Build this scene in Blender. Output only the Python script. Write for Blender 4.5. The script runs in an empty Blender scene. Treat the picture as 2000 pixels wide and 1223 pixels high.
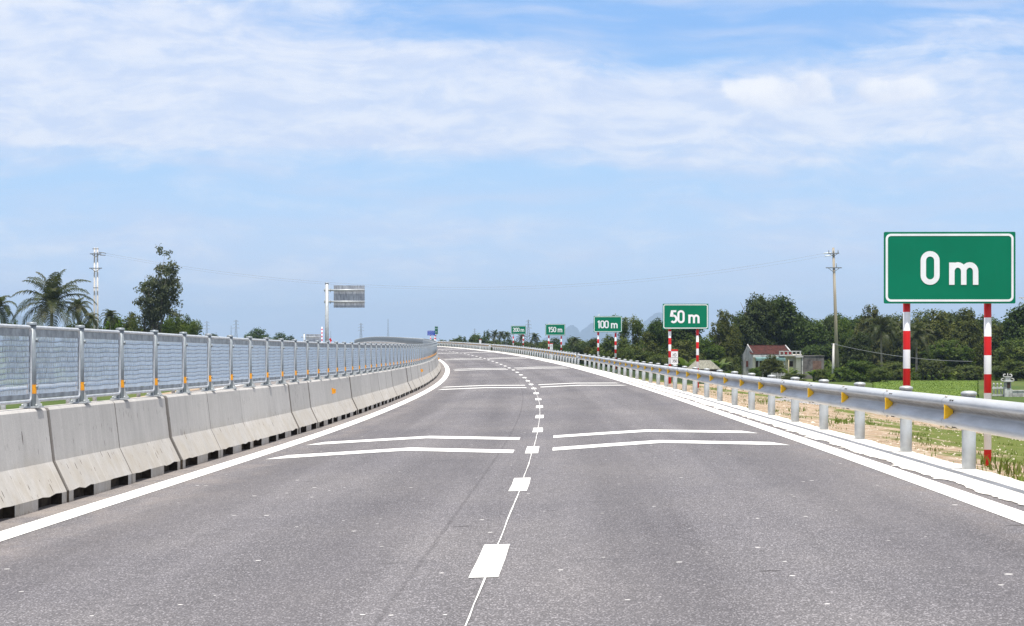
import bpy, math, random
import numpy as np
from mathutils import Vector, Matrix, Euler

# ------------------------------------------------------------------ camera, sky, sun, exposure
F = 4400.0                      # focal length in pixels of a 2000 px wide frame
CAM_H = 1.2335
HORIZON = 672.0
scene = bpy.context.scene
COL = scene.collection
cam_d = bpy.data.cameras.new('camera')
cam = bpy.data.objects.new('camera', cam_d)
COL.objects.link(cam)
cam.location = (0, 0, CAM_H)
cam.rotation_euler = (math.radians(90), 0, 0)
cam_d.sensor_width = 36.0
cam_d.lens = 36.0 * F / 2000.0
cam_d.shift_y = (HORIZON - 611.5) / 2000.0
cam_d.clip_start = 0.1
cam_d.clip_end = 40000
scene.camera = cam

SUN_EL, SUN_AZ = math.radians(76), math.radians(172)     # azimuth clockwise from +Y (view direction)
scene.view_settings.view_transform = 'Standard'
scene.view_settings.look = 'None'
scene.view_settings.gamma = 1.0
scene.view_settings.use_curve_mapping = False
scene.view_settings.exposure = 0.75

sun_d = bpy.data.lights.new('sun', 'SUN')
sun_d.energy = 3.9
sun_d.angle = math.radians(0.53)
sun_d.color = (1.0, 0.955, 0.88)
sun = bpy.data.objects.new('sun', sun_d)
COL.objects.link(sun)
sv = Vector((math.sin(SUN_AZ) * math.cos(SUN_EL), math.cos(SUN_AZ) * math.cos(SUN_EL), math.sin(SUN_EL)))
sun.rotation_euler = (-sv).to_track_quat('-Z', 'Y').to_euler()
sun.location = (20, -20, 60)


class NT:
    """small helper to write node trees"""
    def __init__(self, tree):
        self.t = tree
        self.n = tree.nodes
        self.l = tree.links

    def node(self, kind, **kw):
        nd = self.n.new(kind)
        for k, v in kw.items():
            if k == 'ins':
                for kk, vv in v.items():
                    self.put(nd, kk, vv)
            else:
                setattr(nd, k, v)
        return nd

    def put(self, nd, key, v):
        s = nd.inputs[key]
        if isinstance(v, bpy.types.NodeSocket):
            self.l.new(v, s)
        elif isinstance(v, bpy.types.Node):
            self.l.new(v.outputs[0], s)
        else:
            s.default_value = v

    def m(self, op, a, b=0.0, c=0.0, clamp=False):
        nd = self.n.new('ShaderNodeMath')
        nd.operation = op
        nd.use_clamp = clamp
        for i, v in enumerate((a, b, c)):
            self.put(nd, i, v)
        return nd.outputs[0]

    def noise(self, vec, scale, detail=3.0, rough=0.5, dist=0.0, w=None):
        nd = self.n.new('ShaderNodeTexNoise')
        if w is not None:
            nd.noise_dimensions = '4D'
            self.put(nd, 'W', w)
        self.put(nd, 'Vector', vec)
        nd.inputs['Scale'].default_value = scale
        nd.inputs['Detail'].default_value = detail
        nd.inputs['Roughness'].default_value = rough
        nd.inputs['Distortion'].default_value = dist
        return nd.outputs['Fac']

    def voro(self, vec, scale, feature='F1', out='Distance', rnd=1.0):
        nd = self.n.new('ShaderNodeTexVoronoi')
        nd.feature = feature
        self.put(nd, 'Vector', vec)
        nd.inputs['Scale'].default_value = scale
        nd.inputs['Randomness'].default_value = rnd
        return nd.outputs[out]

    def ramp(self, fac, stops, interp='LINEAR'):
        nd = self.n.new('ShaderNodeValToRGB')
        nd.color_ramp.interpolation = interp
        el = nd.color_ramp.elements
        while len(el) < len(stops):
            el.new(0.5)
        for e, (p, c) in zip(el, stops):
            e.position = p
            e.color = (c, c, c, 1) if isinstance(c, (int, float)) else (*c, 1)
        self.put(nd, 0, fac)
        return nd.outputs[0]

    def rng(self, v, a, b, c=0.0, d=1.0, smooth=True):
        nd = self.n.new('ShaderNodeMapRange')
        nd.interpolation_type = 'SMOOTHSTEP' if smooth else 'LINEAR'
        nd.clamp = True
        for i, x in enumerate((v, a, b, c, d)):
            self.put(nd, i, x)
        return nd.outputs[0]

    def mix(self, fac, a, b, mode='MIX'):
        nd = self.n.new('ShaderNodeMix')
        nd.data_type = 'RGBA'
        nd.blend_type = mode
        self.put(nd, 0, fac)
        for i, v in ((6, a), (7, b)):
            if isinstance(v, tuple) and len(v) == 3:
                v = (*v, 1)
            self.put(nd, i, v)
        return nd.outputs[2]

    def xyz(self, x, y, z):
        nd = self.n.new('ShaderNodeCombineXYZ')
        for i, v in enumerate((x, y, z)):
            self.put(nd, i, v)
        return nd.outputs[0]

    def sep(self, v):
        nd = self.n.new('ShaderNodeSeparateXYZ')
        self.put(nd, 0, v)
        return nd.outputs

    def vmul(self, v, s):
        nd = self.n.new('ShaderNodeVectorMath')
        nd.operation = 'MULTIPLY'
        self.put(nd, 0, v)
        nd.inputs[1].default_value = s
        return nd.outputs[0]

    def vadd(self, v, s):
        nd = self.n.new('ShaderNodeVectorMath')
        nd.operation = 'ADD'
        self.put(nd, 0, v)
        self.put(nd, 1, s)
        return nd.outputs[0]


def build_world():
    w = bpy.data.worlds.new('World')
    scene.world = w
    w.use_nodes = True
    t = NT(w.node_tree)
    t.n.clear()
    out = t.node('ShaderNodeOutputWorld')
    bg = t.node('ShaderNodeBackground')
    bg.inputs['Strength'].default_value = 0.12
    t.l.new(bg.outputs[0], out.inputs[0])
    sky = t.node('ShaderNodeTexSky', sky_type='NISHITA')
    sky.sun_disc = False
    sky.sun_elevation = SUN_EL
    sky.sun_rotation = SUN_AZ
    sky.altitude = 0
    sky.air_density = 1.0
    sky.dust_density = 0.6
    sky.ozone_density = 2.0
    co = t.node('ShaderNodeTexCoord').outputs['Generated']
    x, y, z = t.sep(co)
    ya = t.m('MAXIMUM', t.m('ABSOLUTE', y), 0.05)
    az = t.m('DIVIDE', x, ya)           # tangent of azimuth off the view direction
    el = t.m('DIVIDE', z, ya)           # tangent of elevation
    U = t.m('MULTIPLY', az, 4.4)        # about -1 .. 1 across the photograph
    V = t.m('MULTIPLY', el, 4.4)        # 0 at the horizon, 0.67 at its top
    # cloud sheet: low elevation squeezes the clouds vertically
    p = t.xyz(U, t.m('MULTIPLY', V, 2.3), 0.0)
    warp = t.noise(t.vadd(p, (3.1, 7.7, 0.0)), 2.2, 3, 0.5)
    warp2 = t.noise(t.vadd(p, (13.1, 1.7, 4.0)), 2.2, 3, 0.5)
    pw = t.vadd(p, t.xyz(t.m('MULTIPLY', t.m('SUBTRACT', warp, 0.5), 0.30), t.m('MULTIPLY', t.m('SUBTRACT', warp2, 0.5), 0.26), 0.0))
    pst = t.vmul(pw, (1.0, 1.7, 1.0))
    n1 = t.noise(t.vadd(pst, (5.3, 2.2, 0.0)), 2.0, 7, 0.58)
    n2 = t.noise(t.vadd(t.vmul(pw, (1.0, 1.35, 1.0)), (1.3, 9.2, 2.0)), 7.5, 7, 0.62)
    base = t.m('ADD', t.m('MULTIPLY', n1, 0.50), t.m('MULTIPLY', n2, 0.50))

    def blob(u0, v0, su, sv_, tilt=0.0):
        du = t.m('SUBTRACT', U, u0)
        dv = t.m('SUBTRACT', t.m('SUBTRACT', V, v0), t.m('MULTIPLY', du, tilt))
        q = t.m('ADD', t.m('POWER', t.m('ABSOLUTE', t.m('DIVIDE', du, su)), 2.0), t.m('POWER', t.m('ABSOLUTE', t.m('DIVIDE', dv, sv_)), 2.4))
        return t.m('EXPONENT', t.m('MULTIPLY', q, -1.0))
    dens = t.m('ADD', base, -0.22)
    for (u0, v0, su, sv_, tl, a) in (
            (-0.8, 0.56, 0.85, 0.15, 0.0, 0.36), (-0.5, 0.405, 0.6, 0.018, -0.02, 0.30), (0.5, 0.355, 0.9, 0.02, -0.02, 0.14), (-0.2, 0.47, 0.6, 0.07, -0.06, 0.22), (0.25, 0.46, 0.45, 0.055, -0.05, 0.20),
            (0.75, 0.44, 0.5, 0.075, -0.02, 0.24), (0.9, 0.61, 0.35, 0.035, 0.0, 0.16), (0.85, 0.54, 0.45, 0.04, 0.0, 0.15),
            (-0.05, 0.56, 0.28, 0.03, 0.0, 0.13), (-0.9, 0.43, 0.5, 0.05, 0.0, 0.2), (0.3, 0.63, 0.42, 0.07, 0.0, -0.30), (-0.12, 0.63, 0.2, 0.05, 0.1, -0.14),
            (-0.62, 0.575, 0.16, 0.035, 0.0, -0.12), (0.25, 0.56, 0.22, 0.03, -0.05, -0.10), (0.1, 0.3, 1.6, 0.075, 0.0, -0.07), (-0.5, 0.2, 0.9, 0.09, 0.0, 0.07), (-0.85, 0.385, 0.35, 0.018, 0.0, -0.12)):
        dens = t.m('ADD', dens, t.m('MULTIPLY', blob(u0, v0, su, sv_, tl), a))
    high = t.rng(dens, 0.20, 0.58, 0.0, 0.90)
    # thin veil low in the sky
    veil = t.m('MULTIPLY', t.rng(t.noise(t.vmul(pw, (0.8, 2.4, 1.0)), 3.0, 4, 0.5), 0.40, 0.70), 0.58)
    # two cumulus heads
    pc = t.xyz(U, t.m('MULTIPLY', V, 1.0), 0.0)
    nc = t.noise(pc, 11.0, 5, 0.55)
    cum = None
    for (u0, v0, su, sv_) in ((0.53, 0.487, 0.10, 0.034), (0.585, 0.505, 0.045, 0.036), (0.47, 0.49, 0.06, 0.028), (0.72, 0.492, 0.075, 0.028), (0.77, 0.498, 0.055, 0.026)):
        b = blob(u0, v0, su, sv_)
        cum = b if cum is None else t.m('MAXIMUM', cum, b)
    cum = t.m('ADD', cum, t.m('MULTIPLY', t.m('SUBTRACT', nc, 0.5), 1.5))
    cum = t.m('MULTIPLY', t.rng(cum, 0.26, 0.72), 0.80)
    under = t.rng(V, 0.44, 0.485)
    cum = t.m('MULTIPLY', cum, under)
    haze = t.rng(V, 0.0, 0.62, 1.0, 0.0, smooth=False)
    blue = t.ramp(haze, [(0.0, (1.25, 2.50, 4.75)), (0.45, (2.20, 3.45, 5.15)), (1.0, (3.35, 4.10, 5.30))])
    skyc = t.mix(0.93, sky.outputs[0], blue)
    tex = t.m('ADD', t.m('MULTIPLY', n2, 0.6), t.m('MULTIPLY', t.noise(t.vmul(pw, (1.0, 1.5, 1.0)), 9.0, 6, 0.6), 0.4))
    cl = t.mix(t.rng(tex, 0.38, 0.62), (3.35, 3.85, 4.95), (4.45, 4.65, 5.15))
    c = t.mix(veil, skyc, (3.4, 3.8, 4.8))
    c = t.mix(high, c, cl)
    cum = t.m('MULTIPLY', cum, 1.0, clamp=True)
    c = t.mix(cum, c, t.mix(t.rng(t.m('ADD', nc, t.m('MULTIPLY', t.m('SUBTRACT', V, 0.49), 5.0)), 0.3, 0.7), (3.9, 4.15, 4.85), (5.1, 5.15, 5.3)))
    up = t.rng(V, 0.62, 2.5)
    upc = t.mix(t.rng(n1, 0.40, 0.65, 0.55, 0.85), sky.outputs[0], (4.6, 4.5, 4.5))  # sky overhead, out of view, whitened to give a paler, more neutral fill
    c = t.mix(up, c, upc)
    t.l.new(c, bg.inputs['Color'])


build_world()

# ------------------------------------------------------------------ the road's course: plan curve, profile, crossfall
WL, WR, WG, WB = -3.662, 3.62, 4.332, -4.056
WF = WB - 0.26
HB, HF, HG = 0.871, 0.761, 0.775
KS = [0, 30, 60, 100, 140, 180, 220, 260, 300, 350, 400, 450, 520, 600]
KV = [-0.1102, 0.4926, 0.482, 0.53, 0.5333, 0.3582, 0.3897, 0.3178, 0.8421, 0.0465, -0.9904, -2.0433, -3.0984, -4.1536]
ZS = np.array([0, 20, 40, 60, 90, 120, 150, 190, 230, 270, 310, 360, 420, 480, 540, 600.])
ZV = np.array([0, -0.0917, -0.2085, -0.2705, -0.3004, -0.2346, -0.1145, 0.0986, 0.306, 0.4843, 0.6999, 0.8334, 0.4628, 0.368, 0.4637, 0.1989])
ES = [0, 60, 150, 300, 600]
EV = [2.6435, 2.2752, 1.9937, 2.0157, 2.0982]
PSI0, X0 = -0.0272, -0.4918
S = np.arange(0, 601, 1.0)


def spline(xk, yk, x):
    n = len(xk)
    h = np.diff(xk)
    A = np.eye(n)
    b = np.zeros(n)
    for i in range(1, n - 1):
        A[i, i - 1] = h[i - 1]
        A[i, i] = 2 * (h[i - 1] + h[i])
        A[i, i + 1] = h[i]
        b[i] = 6 * ((yk[i + 1] - yk[i]) / h[i] - (yk[i] - yk[i - 1]) / h[i - 1])
    m = np.linalg.solve(A, b)
    i = np.clip(np.searchsorted(xk, x) - 1, 0, n - 2)
    t = x - xk[i]
    u = xk[i + 1] - x
    hh = h[i]
    return m[i] * u ** 3 / (6 * hh) + m[i + 1] * t ** 3 / (6 * hh) + (yk[i] / hh - m[i] * hh / 6) * u + (yk[i + 1] / hh - m[i + 1] * hh / 6) * t


_k = np.interp(S, KS, KV) * 1e-3
RZ = spline(ZS, ZV, S)
RE = np.interp(S, ES, EV) * 1e-2
RPSI = PSI0 + np.concatenate([[0], np.cumsum((_k[1:] + _k[:-1]) / 2)])
_mid = (RPSI[1:] + RPSI[:-1]) / 2
RX = X0 + np.concatenate([[0], np.cumsum(-np.sin(_mid))])
RY = np.concatenate([[0], np.cumsum(np.cos(_mid))])


def psi(s):
    return float(np.interp(s, S, RPSI))


def rp(s, off=0.0, h=0.0):
    """point on the road plane: s metres along, off metres right of the lane line, h above"""
    a = psi(s)
    ss = min(s, 0.0)
    return Vector((float(np.interp(s, S, RX)) + off * math.cos(a) - math.sin(a) * ss,
                   float(np.interp(s, S, RY)) + off * math.sin(a) + math.cos(a) * ss,
                   float(np.interp(s, S, RZ)) + off * float(np.interp(s, S, RE)) + h))


def road_slope(s):
    return float(np.interp(s + 1, S, RZ) - np.interp(s - 1, S, RZ)) / 2


def pix(px, d, y=None):
    """x and z at distance d of a direction given on the 2000 px frame"""
    return (px - 1000.0) * d / F, (CAM_H - (y - HORIZON) * d / F) if y is not None else 0.0


GROUND = -2.4
RNG = random.Random(7)


# ------------------------------------------------------------------ mesh helpers
class MB:
    def __init__(self):
        self.v, self.f, self.mi, self.uv, self.sm = [], [], [], {}, []

    def vert(self, p):
        self.v.append((p[0], p[1], p[2]))
        return len(self.v) - 1

    def face(self, pts, mi=0, smooth=False, uv=None):
        idx = [self.vert(p) for p in pts]
        self.f.append(idx)
        self.mi.append(mi)
        self.sm.append(smooth)
        if uv:
            for i, u in zip(idx, uv):
                self.uv[i] = u

    def idx_face(self, idx, mi=0, smooth=False):
        self.f.append(list(idx))
        self.mi.append(mi)
        self.sm.append(smooth)

    def box(self, c, size, rz=0.0, mi=0, rot=None):
        hx, hy, hz = size[0] / 2, size[1] / 2, size[2] / 2
        R = rot if rot is not None else Matrix.Rotation(rz, 3, 'Z')
        c = Vector(c)
        P = [self.vert(c + R @ Vector((sx * hx, sy * hy, sz * hz))) for sz in (-1, 1) for sy in (-1, 1) for sx in (-1, 1)]
        for q in ((0, 2, 3, 1), (4, 5, 7, 6), (0, 1, 5, 4), (2, 6, 7, 3), (0, 4, 6, 2), (1, 3, 7, 5)):
            self.idx_face([P[i] for i in q], mi)

    def grid(self, rows, mi=0, smooth=True, uvs=None, close=False):
        """rows of points, quads between them"""
        I = []
        for r, row in enumerate(rows):
            ii = [self.vert(p) for p in row]
            if uvs:
                for i, u in zip(ii, uvs[r]):
                    self.uv[i] = u
            I.append(ii)
        n = len(I[0])
        for a, b in zip(I[:-1], I[1:]):
            for j in range(n if close else n - 1):
                k = (j + 1) % n
                self.idx_face((a[j], a[k], b[k], b[j]), mi, smooth)
        return I

    def tube(self, pts, rad, n=8, mi=0, caps=True, smooth=True, dome=False):
        pts = [Vector(p) for p in pts]
        if isinstance(rad, (int, float)):
            rad = [rad] * len(pts)
        rows = []
        prev = None
        for i, p in enumerate(pts):
            a = pts[max(i - 1, 0)]
            b = pts[min(i + 1, len(pts) - 1)]
            d = (b - a)
            d = d.normalized() if d.length > 1e-9 else Vector((0, 0, 1))
            if prev is None:
                u = d.cross(Vector((0, 0, 1)))
                if u.length < 1e-3:
                    u = Vector((1, 0, 0))
            else:
                u = prev - d * prev.dot(d)
            u.normalize()
            prev = u
            w = d.cross(u)
            rows.append([p + (u * math.cos(2 * math.pi * k / n) + w * math.sin(2 * math.pi * k / n)) * rad[i] for k in range(n)])
        I = self.grid(rows, mi, smooth, close=True)
        if caps:
            self.idx_face(list(reversed(I[0])), mi)
            self.idx_face(I[-1], mi)

    def prism(self, poly, z0, z1, mi=0, alt=None):
        """poly: xy outline, counter-clockwise"""
        a = [self.vert((p[0], p[1], z0)) for p in poly]
        b = [self.vert((p[0], p[1], z1)) for p in poly]
        n = len(poly)
        for i in range(n):
            j = (i + 1) % n
            self.idx_face((a[i], a[j], b[j], b[i]), alt if (alt is not None and i % 2 == 0) else mi)
        self.idx_face(list(reversed(a)), mi)
        self.idx_face(b, mi)

    def mesh(self, name, mats):
        me = bpy.data.meshes.new(name)
        me.from_pydata(self.v, [], self.f)
        for m in (mats if isinstance(mats, (list, tuple)) else [mats]):
            me.materials.append(m)
        me.polygons.foreach_set('material_index', self.mi)
        me.polygons.foreach_set('use_smooth', self.sm)
        if self.uv:
            lay = me.uv_layers.new(name='uv')
            loops = np.empty(len(me.loops), dtype=np.int32)
            me.loops.foreach_get('vertex_index', loops)
            arr = np.zeros((len(self.v), 2), dtype=np.float32)
            for i, u in self.uv.items():
                arr[i] = u
            lay.data.foreach_set('uv', arr[loops].ravel())
        me.update()
        return me

    def build(self, name, mats, parent=None, loc=None, rz=0.0):
        return link(name, self.mesh(name, mats), parent, loc, rz)


def link(name, me, parent=None, loc=None, rz=0.0, rot=None):
    o = bpy.data.objects.new(name, me)
    COL.objects.link(o)
    if parent is not None:
        o.parent = parent
    if loc is not None:
        o.location = loc
    if rot is not None:
        o.rotation_euler = rot
    elif rz:
        o.rotation_euler = (0, 0, rz)
    return o


def tag(o, label=None, cat=None, group=None, kind=None):
    if label:
        o['label'] = label
    if cat:
        o['category'] = cat
    if group:
        o['group'] = group
    if kind:
        o['kind'] = kind
    return o


def thing(name, label, cat, loc=(0, 0, 0), rz=0.0, group=None):
    o = bpy.data.objects.new(name, None)
    COL.objects.link(o)
    o.location = loc
    o.rotation_euler = (0, 0, rz)
    o.empty_display_size = 0.2
    return tag(o, label, cat, group)


# ------------------------------------------------------------------ materials
def mat(name, color=(0.5, 0.5, 0.5), rough=0.6, metal=0.0, spec=0.4, fn=None):
    m = bpy.data.materials.new(name)
    m.use_nodes = True
    t = NT(m.node_tree)
    b = t.n['Principled BSDF']
    b.inputs['Base Color'].default_value = (*color, 1)
    b.inputs['Roughness'].default_value = rough
    b.inputs['Metallic'].default_value = metal
    b.inputs['Specular IOR Level'].default_value = spec
    if fn:
        fn(t, b)
    return m


def coords(t, which='Object'):
    return t.node('ShaderNodeTexCoord').outputs[which]


def bump(t, b, h, strength, dist):
    nd = t.node('ShaderNodeBump')
    nd.inputs['Strength'].default_value = strength
    nd.inputs['Distance'].default_value = dist
    t.put(nd, 'Height', h)
    t.l.new(nd.outputs[0], b.inputs['Normal'])


def f_asphalt(t, b):
    uv = coords(t, 'UV')
    u, v, _ = t.sep(uv)
    fine = t.noise(t.vmul(uv, (1.0, 0.42, 1)), 95, 3, 0.8)
    cell = t.voro(t.vmul(uv, (1.0, 0.40, 1)), 130, out='Color')
    cg = t.sep(cell)[0]
    mid = t.noise(uv, 9, 4, 0.65)
    streak = t.noise(t.vmul(uv, (1.9, 0.045, 1)), 1.0, 4, 0.55)
    big = t.noise(t.vmul(uv, (0.35, 0.12, 1)), 1.0, 4, 0.6)
    val = t.m('ADD', t.m('MULTIPLY', t.rng(fine, 0.32, 0.70), 0.126), 0.066)
    val = t.m('MULTIPLY', val, t.m('ADD', 0.66, t.m('MULTIPLY', mid, 0.66)))
    val = t.m('MULTIPLY', val, t.m('ADD', 0.60, t.m('MULTIPLY', streak, 0.80)))
    val = t.m('MULTIPLY', val, t.m('ADD', 0.52, t.m('MULTIPLY', big, 0.96)))
    # paler dry stones showing in the surface
    chips = t.rng(cg, 0.74, 0.97)
    val = t.m('ADD', val, t.m('MULTIPLY', chips, 0.15))
    col = t.mix(1.0, t.mix(t.rng(big, 0.35, 0.65), (0.975, 0.925, 0.99), (1.0, 0.94, 0.965)), t.xyz(val, val, val), 'MULTIPLY')
    # spilled paint and mortar crumbs
    spk = t.vmul(uv, (1.0, 0.8, 1))
    d = t.voro(spk, 0.9)
    sz = t.sep(t.voro(spk, 0.9, out='Color'))[1]
    crumb = t.m('MULTIPLY', t.m('LESS_THAN', d, t.m('MULTIPLY', t.m('POWER', sz, 9.0), 0.034)), t.rng(t.noise(uv, 0.25, 2, 0.5), 0.45, 0.62))
    col = t.mix(t.m('MULTIPLY', crumb, 0.85), col, (0.75, 0.73, 0.72))
    d2 = t.voro(t.vadd(spk, (31.3, 17.1, 0.0)), 6.0)
    s2 = t.sep(t.voro(t.vadd(spk, (31.3, 17.1, 0.0)), 6.0, out='Color'))[2]
    cr2 = t.m('LESS_THAN', d2, t.m('MULTIPLY', t.m('POWER', s2, 34.0), 0.14))
    col = t.mix(t.m('MULTIPLY', cr2, 0.8), col, (0.7, 0.68, 0.66))
    d3 = t.voro(t.vmul(t.vadd(uv, (5.3, 71.0, 0.0)), (1.6, 3.0, 1)), 1.0)
    s3 = t.sep(t.voro(t.vmul(t.vadd(uv, (5.3, 71.0, 0.0)), (1.6, 3.0, 1)), 1.0, out='Color'))[0]
    col = t.mix(t.m('MULTIPLY', t.m('LESS_THAN', d3, t.m('MULTIPLY', t.m('POWER', s3, 14.0), 0.13)), 0.7), col, (0.03, 0.026, 0.026))
    # wheel paths polished a little darker, paler between lanes
    for c0 in (-2.75, -0.95, 0.95, 2.75):
        wp = t.rng(t.m('ABSOLUTE', t.m('ADD', t.m('SUBTRACT', u, c0), t.m('MULTIPLY', t.m('SUBTRACT', streak, 0.5), 0.5))), 0.55, 0.15)
        col = t.mix(t.m('MULTIPLY', wp, 0.20), col, (0.055, 0.05, 0.055))
    smear = t.rng(t.noise(t.vmul(uv, (0.7, 3.2, 1)), 1.0, 4, 0.6), 0.66, 0.76)
    col = t.mix(t.m('MULTIPLY', smear, 0.35), col, (0.035, 0.03, 0.033))
    # dark rubber and oil marks
    dk = t.rng(t.noise(t.vmul(uv, (0.5, 0.9, 1)), 1.3, 5, 0.6), 0.62, 0.78)
    col = t.mix(t.m('MULTIPLY', dk, 0.3), col, (0.03, 0.03, 0.032))
    # dusty margins beside the barrier
    dust = t.m('MULTIPLY', t.rng(u, -3.45, -4.0), t.rng(t.noise(uv, 2.2, 4, 0.6), 0.25, 0.7))
    col = t.mix(t.m('MULTIPLY', dust, 0.55), col, (0.30, 0.26, 0.225))
    dust2 = t.m('MULTIPLY', t.rng(u, 2.9, 3.75), t.rng(t.noise(t.vmul(uv, (1.5, 0.5, 1)), 2.0, 5, 0.65), 0.35, 0.7))
    col = t.mix(t.m('MULTIPLY', dust2, 0.40), col, (0.20, 0.165, 0.14))
    dust3 = t.m('MULTIPLY', t.rng(u, -2.6, -3.5), t.rng(t.noise(t.vmul(uv, (1.2, 0.35, 1)), 2.0, 5, 0.65), 0.4, 0.7))
    col = t.mix(t.m('MULTIPLY', dust3, 0.45), col, (0.26, 0.225, 0.205))
    seam = t.m('MULTIPLY', t.rng(t.m('ABSOLUTE', t.m('ADD', t.m('ADD', u, 0.42), t.m('MULTIPLY', t.m('SUBTRACT', mid, 0.5), 0.03))), 0.022, 0.006), 0.30)
    col = t.mix(seam, col, (0.04, 0.036, 0.038))
    t.l.new(col, b.inputs['Base Color'])
    bump(t, b, t.m('ADD', fine, t.m('MULTIPLY', cg, 0.6)), 0.55, 0.006)


def f_paint(t, b):
    uv = coords(t, 'UV')
    n = t.noise(uv, 4.0, 5, 0.6)
    s = t.noise(uv, 60.0, 2, 0.6)
    dirt = t.rng(t.noise(t.vmul(uv, (3, 0.6, 1)), 1.4, 5, 0.65), 0.55, 0.8)
    col = t.mix(t.m('MULTIPLY', n, 0.16), (0.80, 0.79, 0.76), (0.62, 0.60, 0.565))
    col = t.mix(t.m('MULTIPLY', dirt, 0.38), col, (0.36, 0.335, 0.31))
    col = t.mix(t.m('MULTIPLY', t.rng(s, 0.62, 0.8), 0.25), col, (0.45, 0.44, 0.43))
    t.l.new(col, b.inputs['Base Color'])
    bump(t, b, s, 0.25, 0.004)


def f_mortar(t, b):
    uv = coords(t, 'UV')
    n = t.noise(uv, 2.5, 6, 0.65)
    s = t.noise(uv, 45.0, 3, 0.7)
    col = t.mix(t.rng(n, 0.35, 0.75), (0.74, 0.715, 0.675), (0.52, 0.49, 0.445))
    col = t.mix(t.m('MULTIPLY', t.rng(s, 0.6, 0.8), 0.35), col, (0.4, 0.38, 0.36))
    u, v, _ = t.sep(uv)
    dust = t.m('MULTIPLY', t.rng(u, 4.2, 4.45), t.rng(t.noise(uv, 3.0, 4, 0.6), 0.4, 0.7))
    col = t.mix(t.m('MULTIPLY', dust, 0.6), col, (0.5, 0.4, 0.3))
    t.l.new(col, b.inputs['Base Color'])
    bump(t, b, t.m('ADD', n, s), 0.4, 0.01)


def f_concrete(t, b):
    o = coords(t)
    rnd = t.node('ShaderNodeObjectInfo').outputs['Random']
    sh = t.vadd(o, t.xyz(t.m('MULTIPLY', rnd, 91.0), t.m('MULTIPLY', rnd, 53.0), t.m('MULTIPLY', rnd, 17.0)))
    x, y, z = t.sep(o)
    n = t.noise(sh, 2.2, 6, 0.62)
    streak = t.noise(t.vmul(sh, (4.0, 9.0, 0.9)), 1.0, 5, 0.6)
    fine = t.noise(sh, 40, 3, 0.65)
    val = t.m('ADD', t.m('ADD', 0.415, t.m('MULTIPLY', rnd, 0.06)), t.m('MULTIPLY', t.m('SUBTRACT', n, 0.5), 0.16))
    val = t.m('ADD', val, t.m('MULTIPLY', t.m('SUBTRACT', streak, 0.5), 0.16))
    val = t.m('MULTIPLY', val, t.m('ADD', 0.86, t.m('MULTIPLY', fine, 0.28)))
    col = t.mix(1.0, (1.0, 0.96, 0.915), t.xyz(val, val, val), 'MULTIPLY')
    # dust settled on the sloping toe
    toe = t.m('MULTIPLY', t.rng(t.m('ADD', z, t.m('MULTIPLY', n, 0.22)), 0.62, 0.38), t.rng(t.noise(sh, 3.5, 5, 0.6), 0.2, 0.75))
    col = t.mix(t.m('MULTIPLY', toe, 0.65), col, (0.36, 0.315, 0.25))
    # little feet darker towards the bottom
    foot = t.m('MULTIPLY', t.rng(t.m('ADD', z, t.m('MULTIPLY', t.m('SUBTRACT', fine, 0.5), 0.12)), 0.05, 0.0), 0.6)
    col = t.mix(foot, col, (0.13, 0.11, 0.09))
    # blow holes and form marks, drawn out downwards
    pv = t.vmul(sh, (3.0, 5.5, 1.25))
    pd = t.voro(pv, 2.3)
    pr = t.sep(t.voro(pv, 2.3, out='Color'))[0]
    wob = t.m('MULTIPLY', t.m('SUBTRACT', t.noise(sh, 28, 3, 0.7), 0.5), 0.14)
    hole = t.m('LESS_THAN', t.m('ADD', pd, wob), t.m('MULTIPLY', t.m('POWER', pr, 3.0), 0.21))
    col = t.mix(t.m('MULTIPLY', hole, 0.9), col, (0.085, 0.065, 0.055))
    pv2 = t.vmul(t.vadd(sh, (7.7, 3.3, 1.1)), (9.0, 9.0, 3.2))
    pd2 = t.voro(pv2, 2.4)
    pr2 = t.sep(t.voro(pv2, 2.4, out='Color'))[0]
    h2 = t.m('LESS_THAN', t.m('ADD', pd2, wob), t.m('MULTIPLY', t.m('POWER', pr2, 4.0), 0.27))
    col = t.mix(t.m('MULTIPLY', h2, 0.6), col, (0.12, 0.10, 0.09))
    edge = t.rng(t.m('ADD', t.m('ABSOLUTE', y), t.m('MULTIPLY', t.m('SUBTRACT', fine, 0.5), 0.03)), 1.456, 1.478)
    col = t.mix(t.m('MULTIPLY', edge, 0.7), col, (0.06, 0.05, 0.045))
    # pale run of grout beside the joint and mid seam
    for yy, wd in ((1.29, 0.014), (0.2, 0.010), (-0.12, 0.012)):
        ln = t.rng(t.m('ABSOLUTE', t.m('ADD', t.m('SUBTRACT', y, yy), t.m('MULTIPLY', t.m('SUBTRACT', streak, 0.5), 0.06))), wd, wd * 0.3)
        col = t.mix(t.m('MULTIPLY', ln, 0.42), col, (0.62, 0.59, 0.55))
    t.l.new(col, b.inputs['Base Color'])
    bump(t, b, t.m('ADD', n, t.m('MULTIPLY', fine, 0.5)), 0.35, 0.012)


def f_galv(t, b):
    o = coords(t)
    n = t.noise(o, 5, 5, 0.65)
    s = t.noise(o, 34, 3, 0.6)
    col = t.mix(t.rng(n, 0.3, 0.72), (0.50, 0.52, 0.525), (0.37, 0.39, 0.40))
    col = t.mix(t.m('MULTIPLY', t.rng(s, 0.55, 0.75), 0.35), col, (0.33, 0.35, 0.375))
    t.l.new(col, b.inputs['Base Color'])
    t.l.new(t.rng(n, 0.3, 0.7, 0.36, 0.55), b.inputs['Roughness'])


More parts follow.
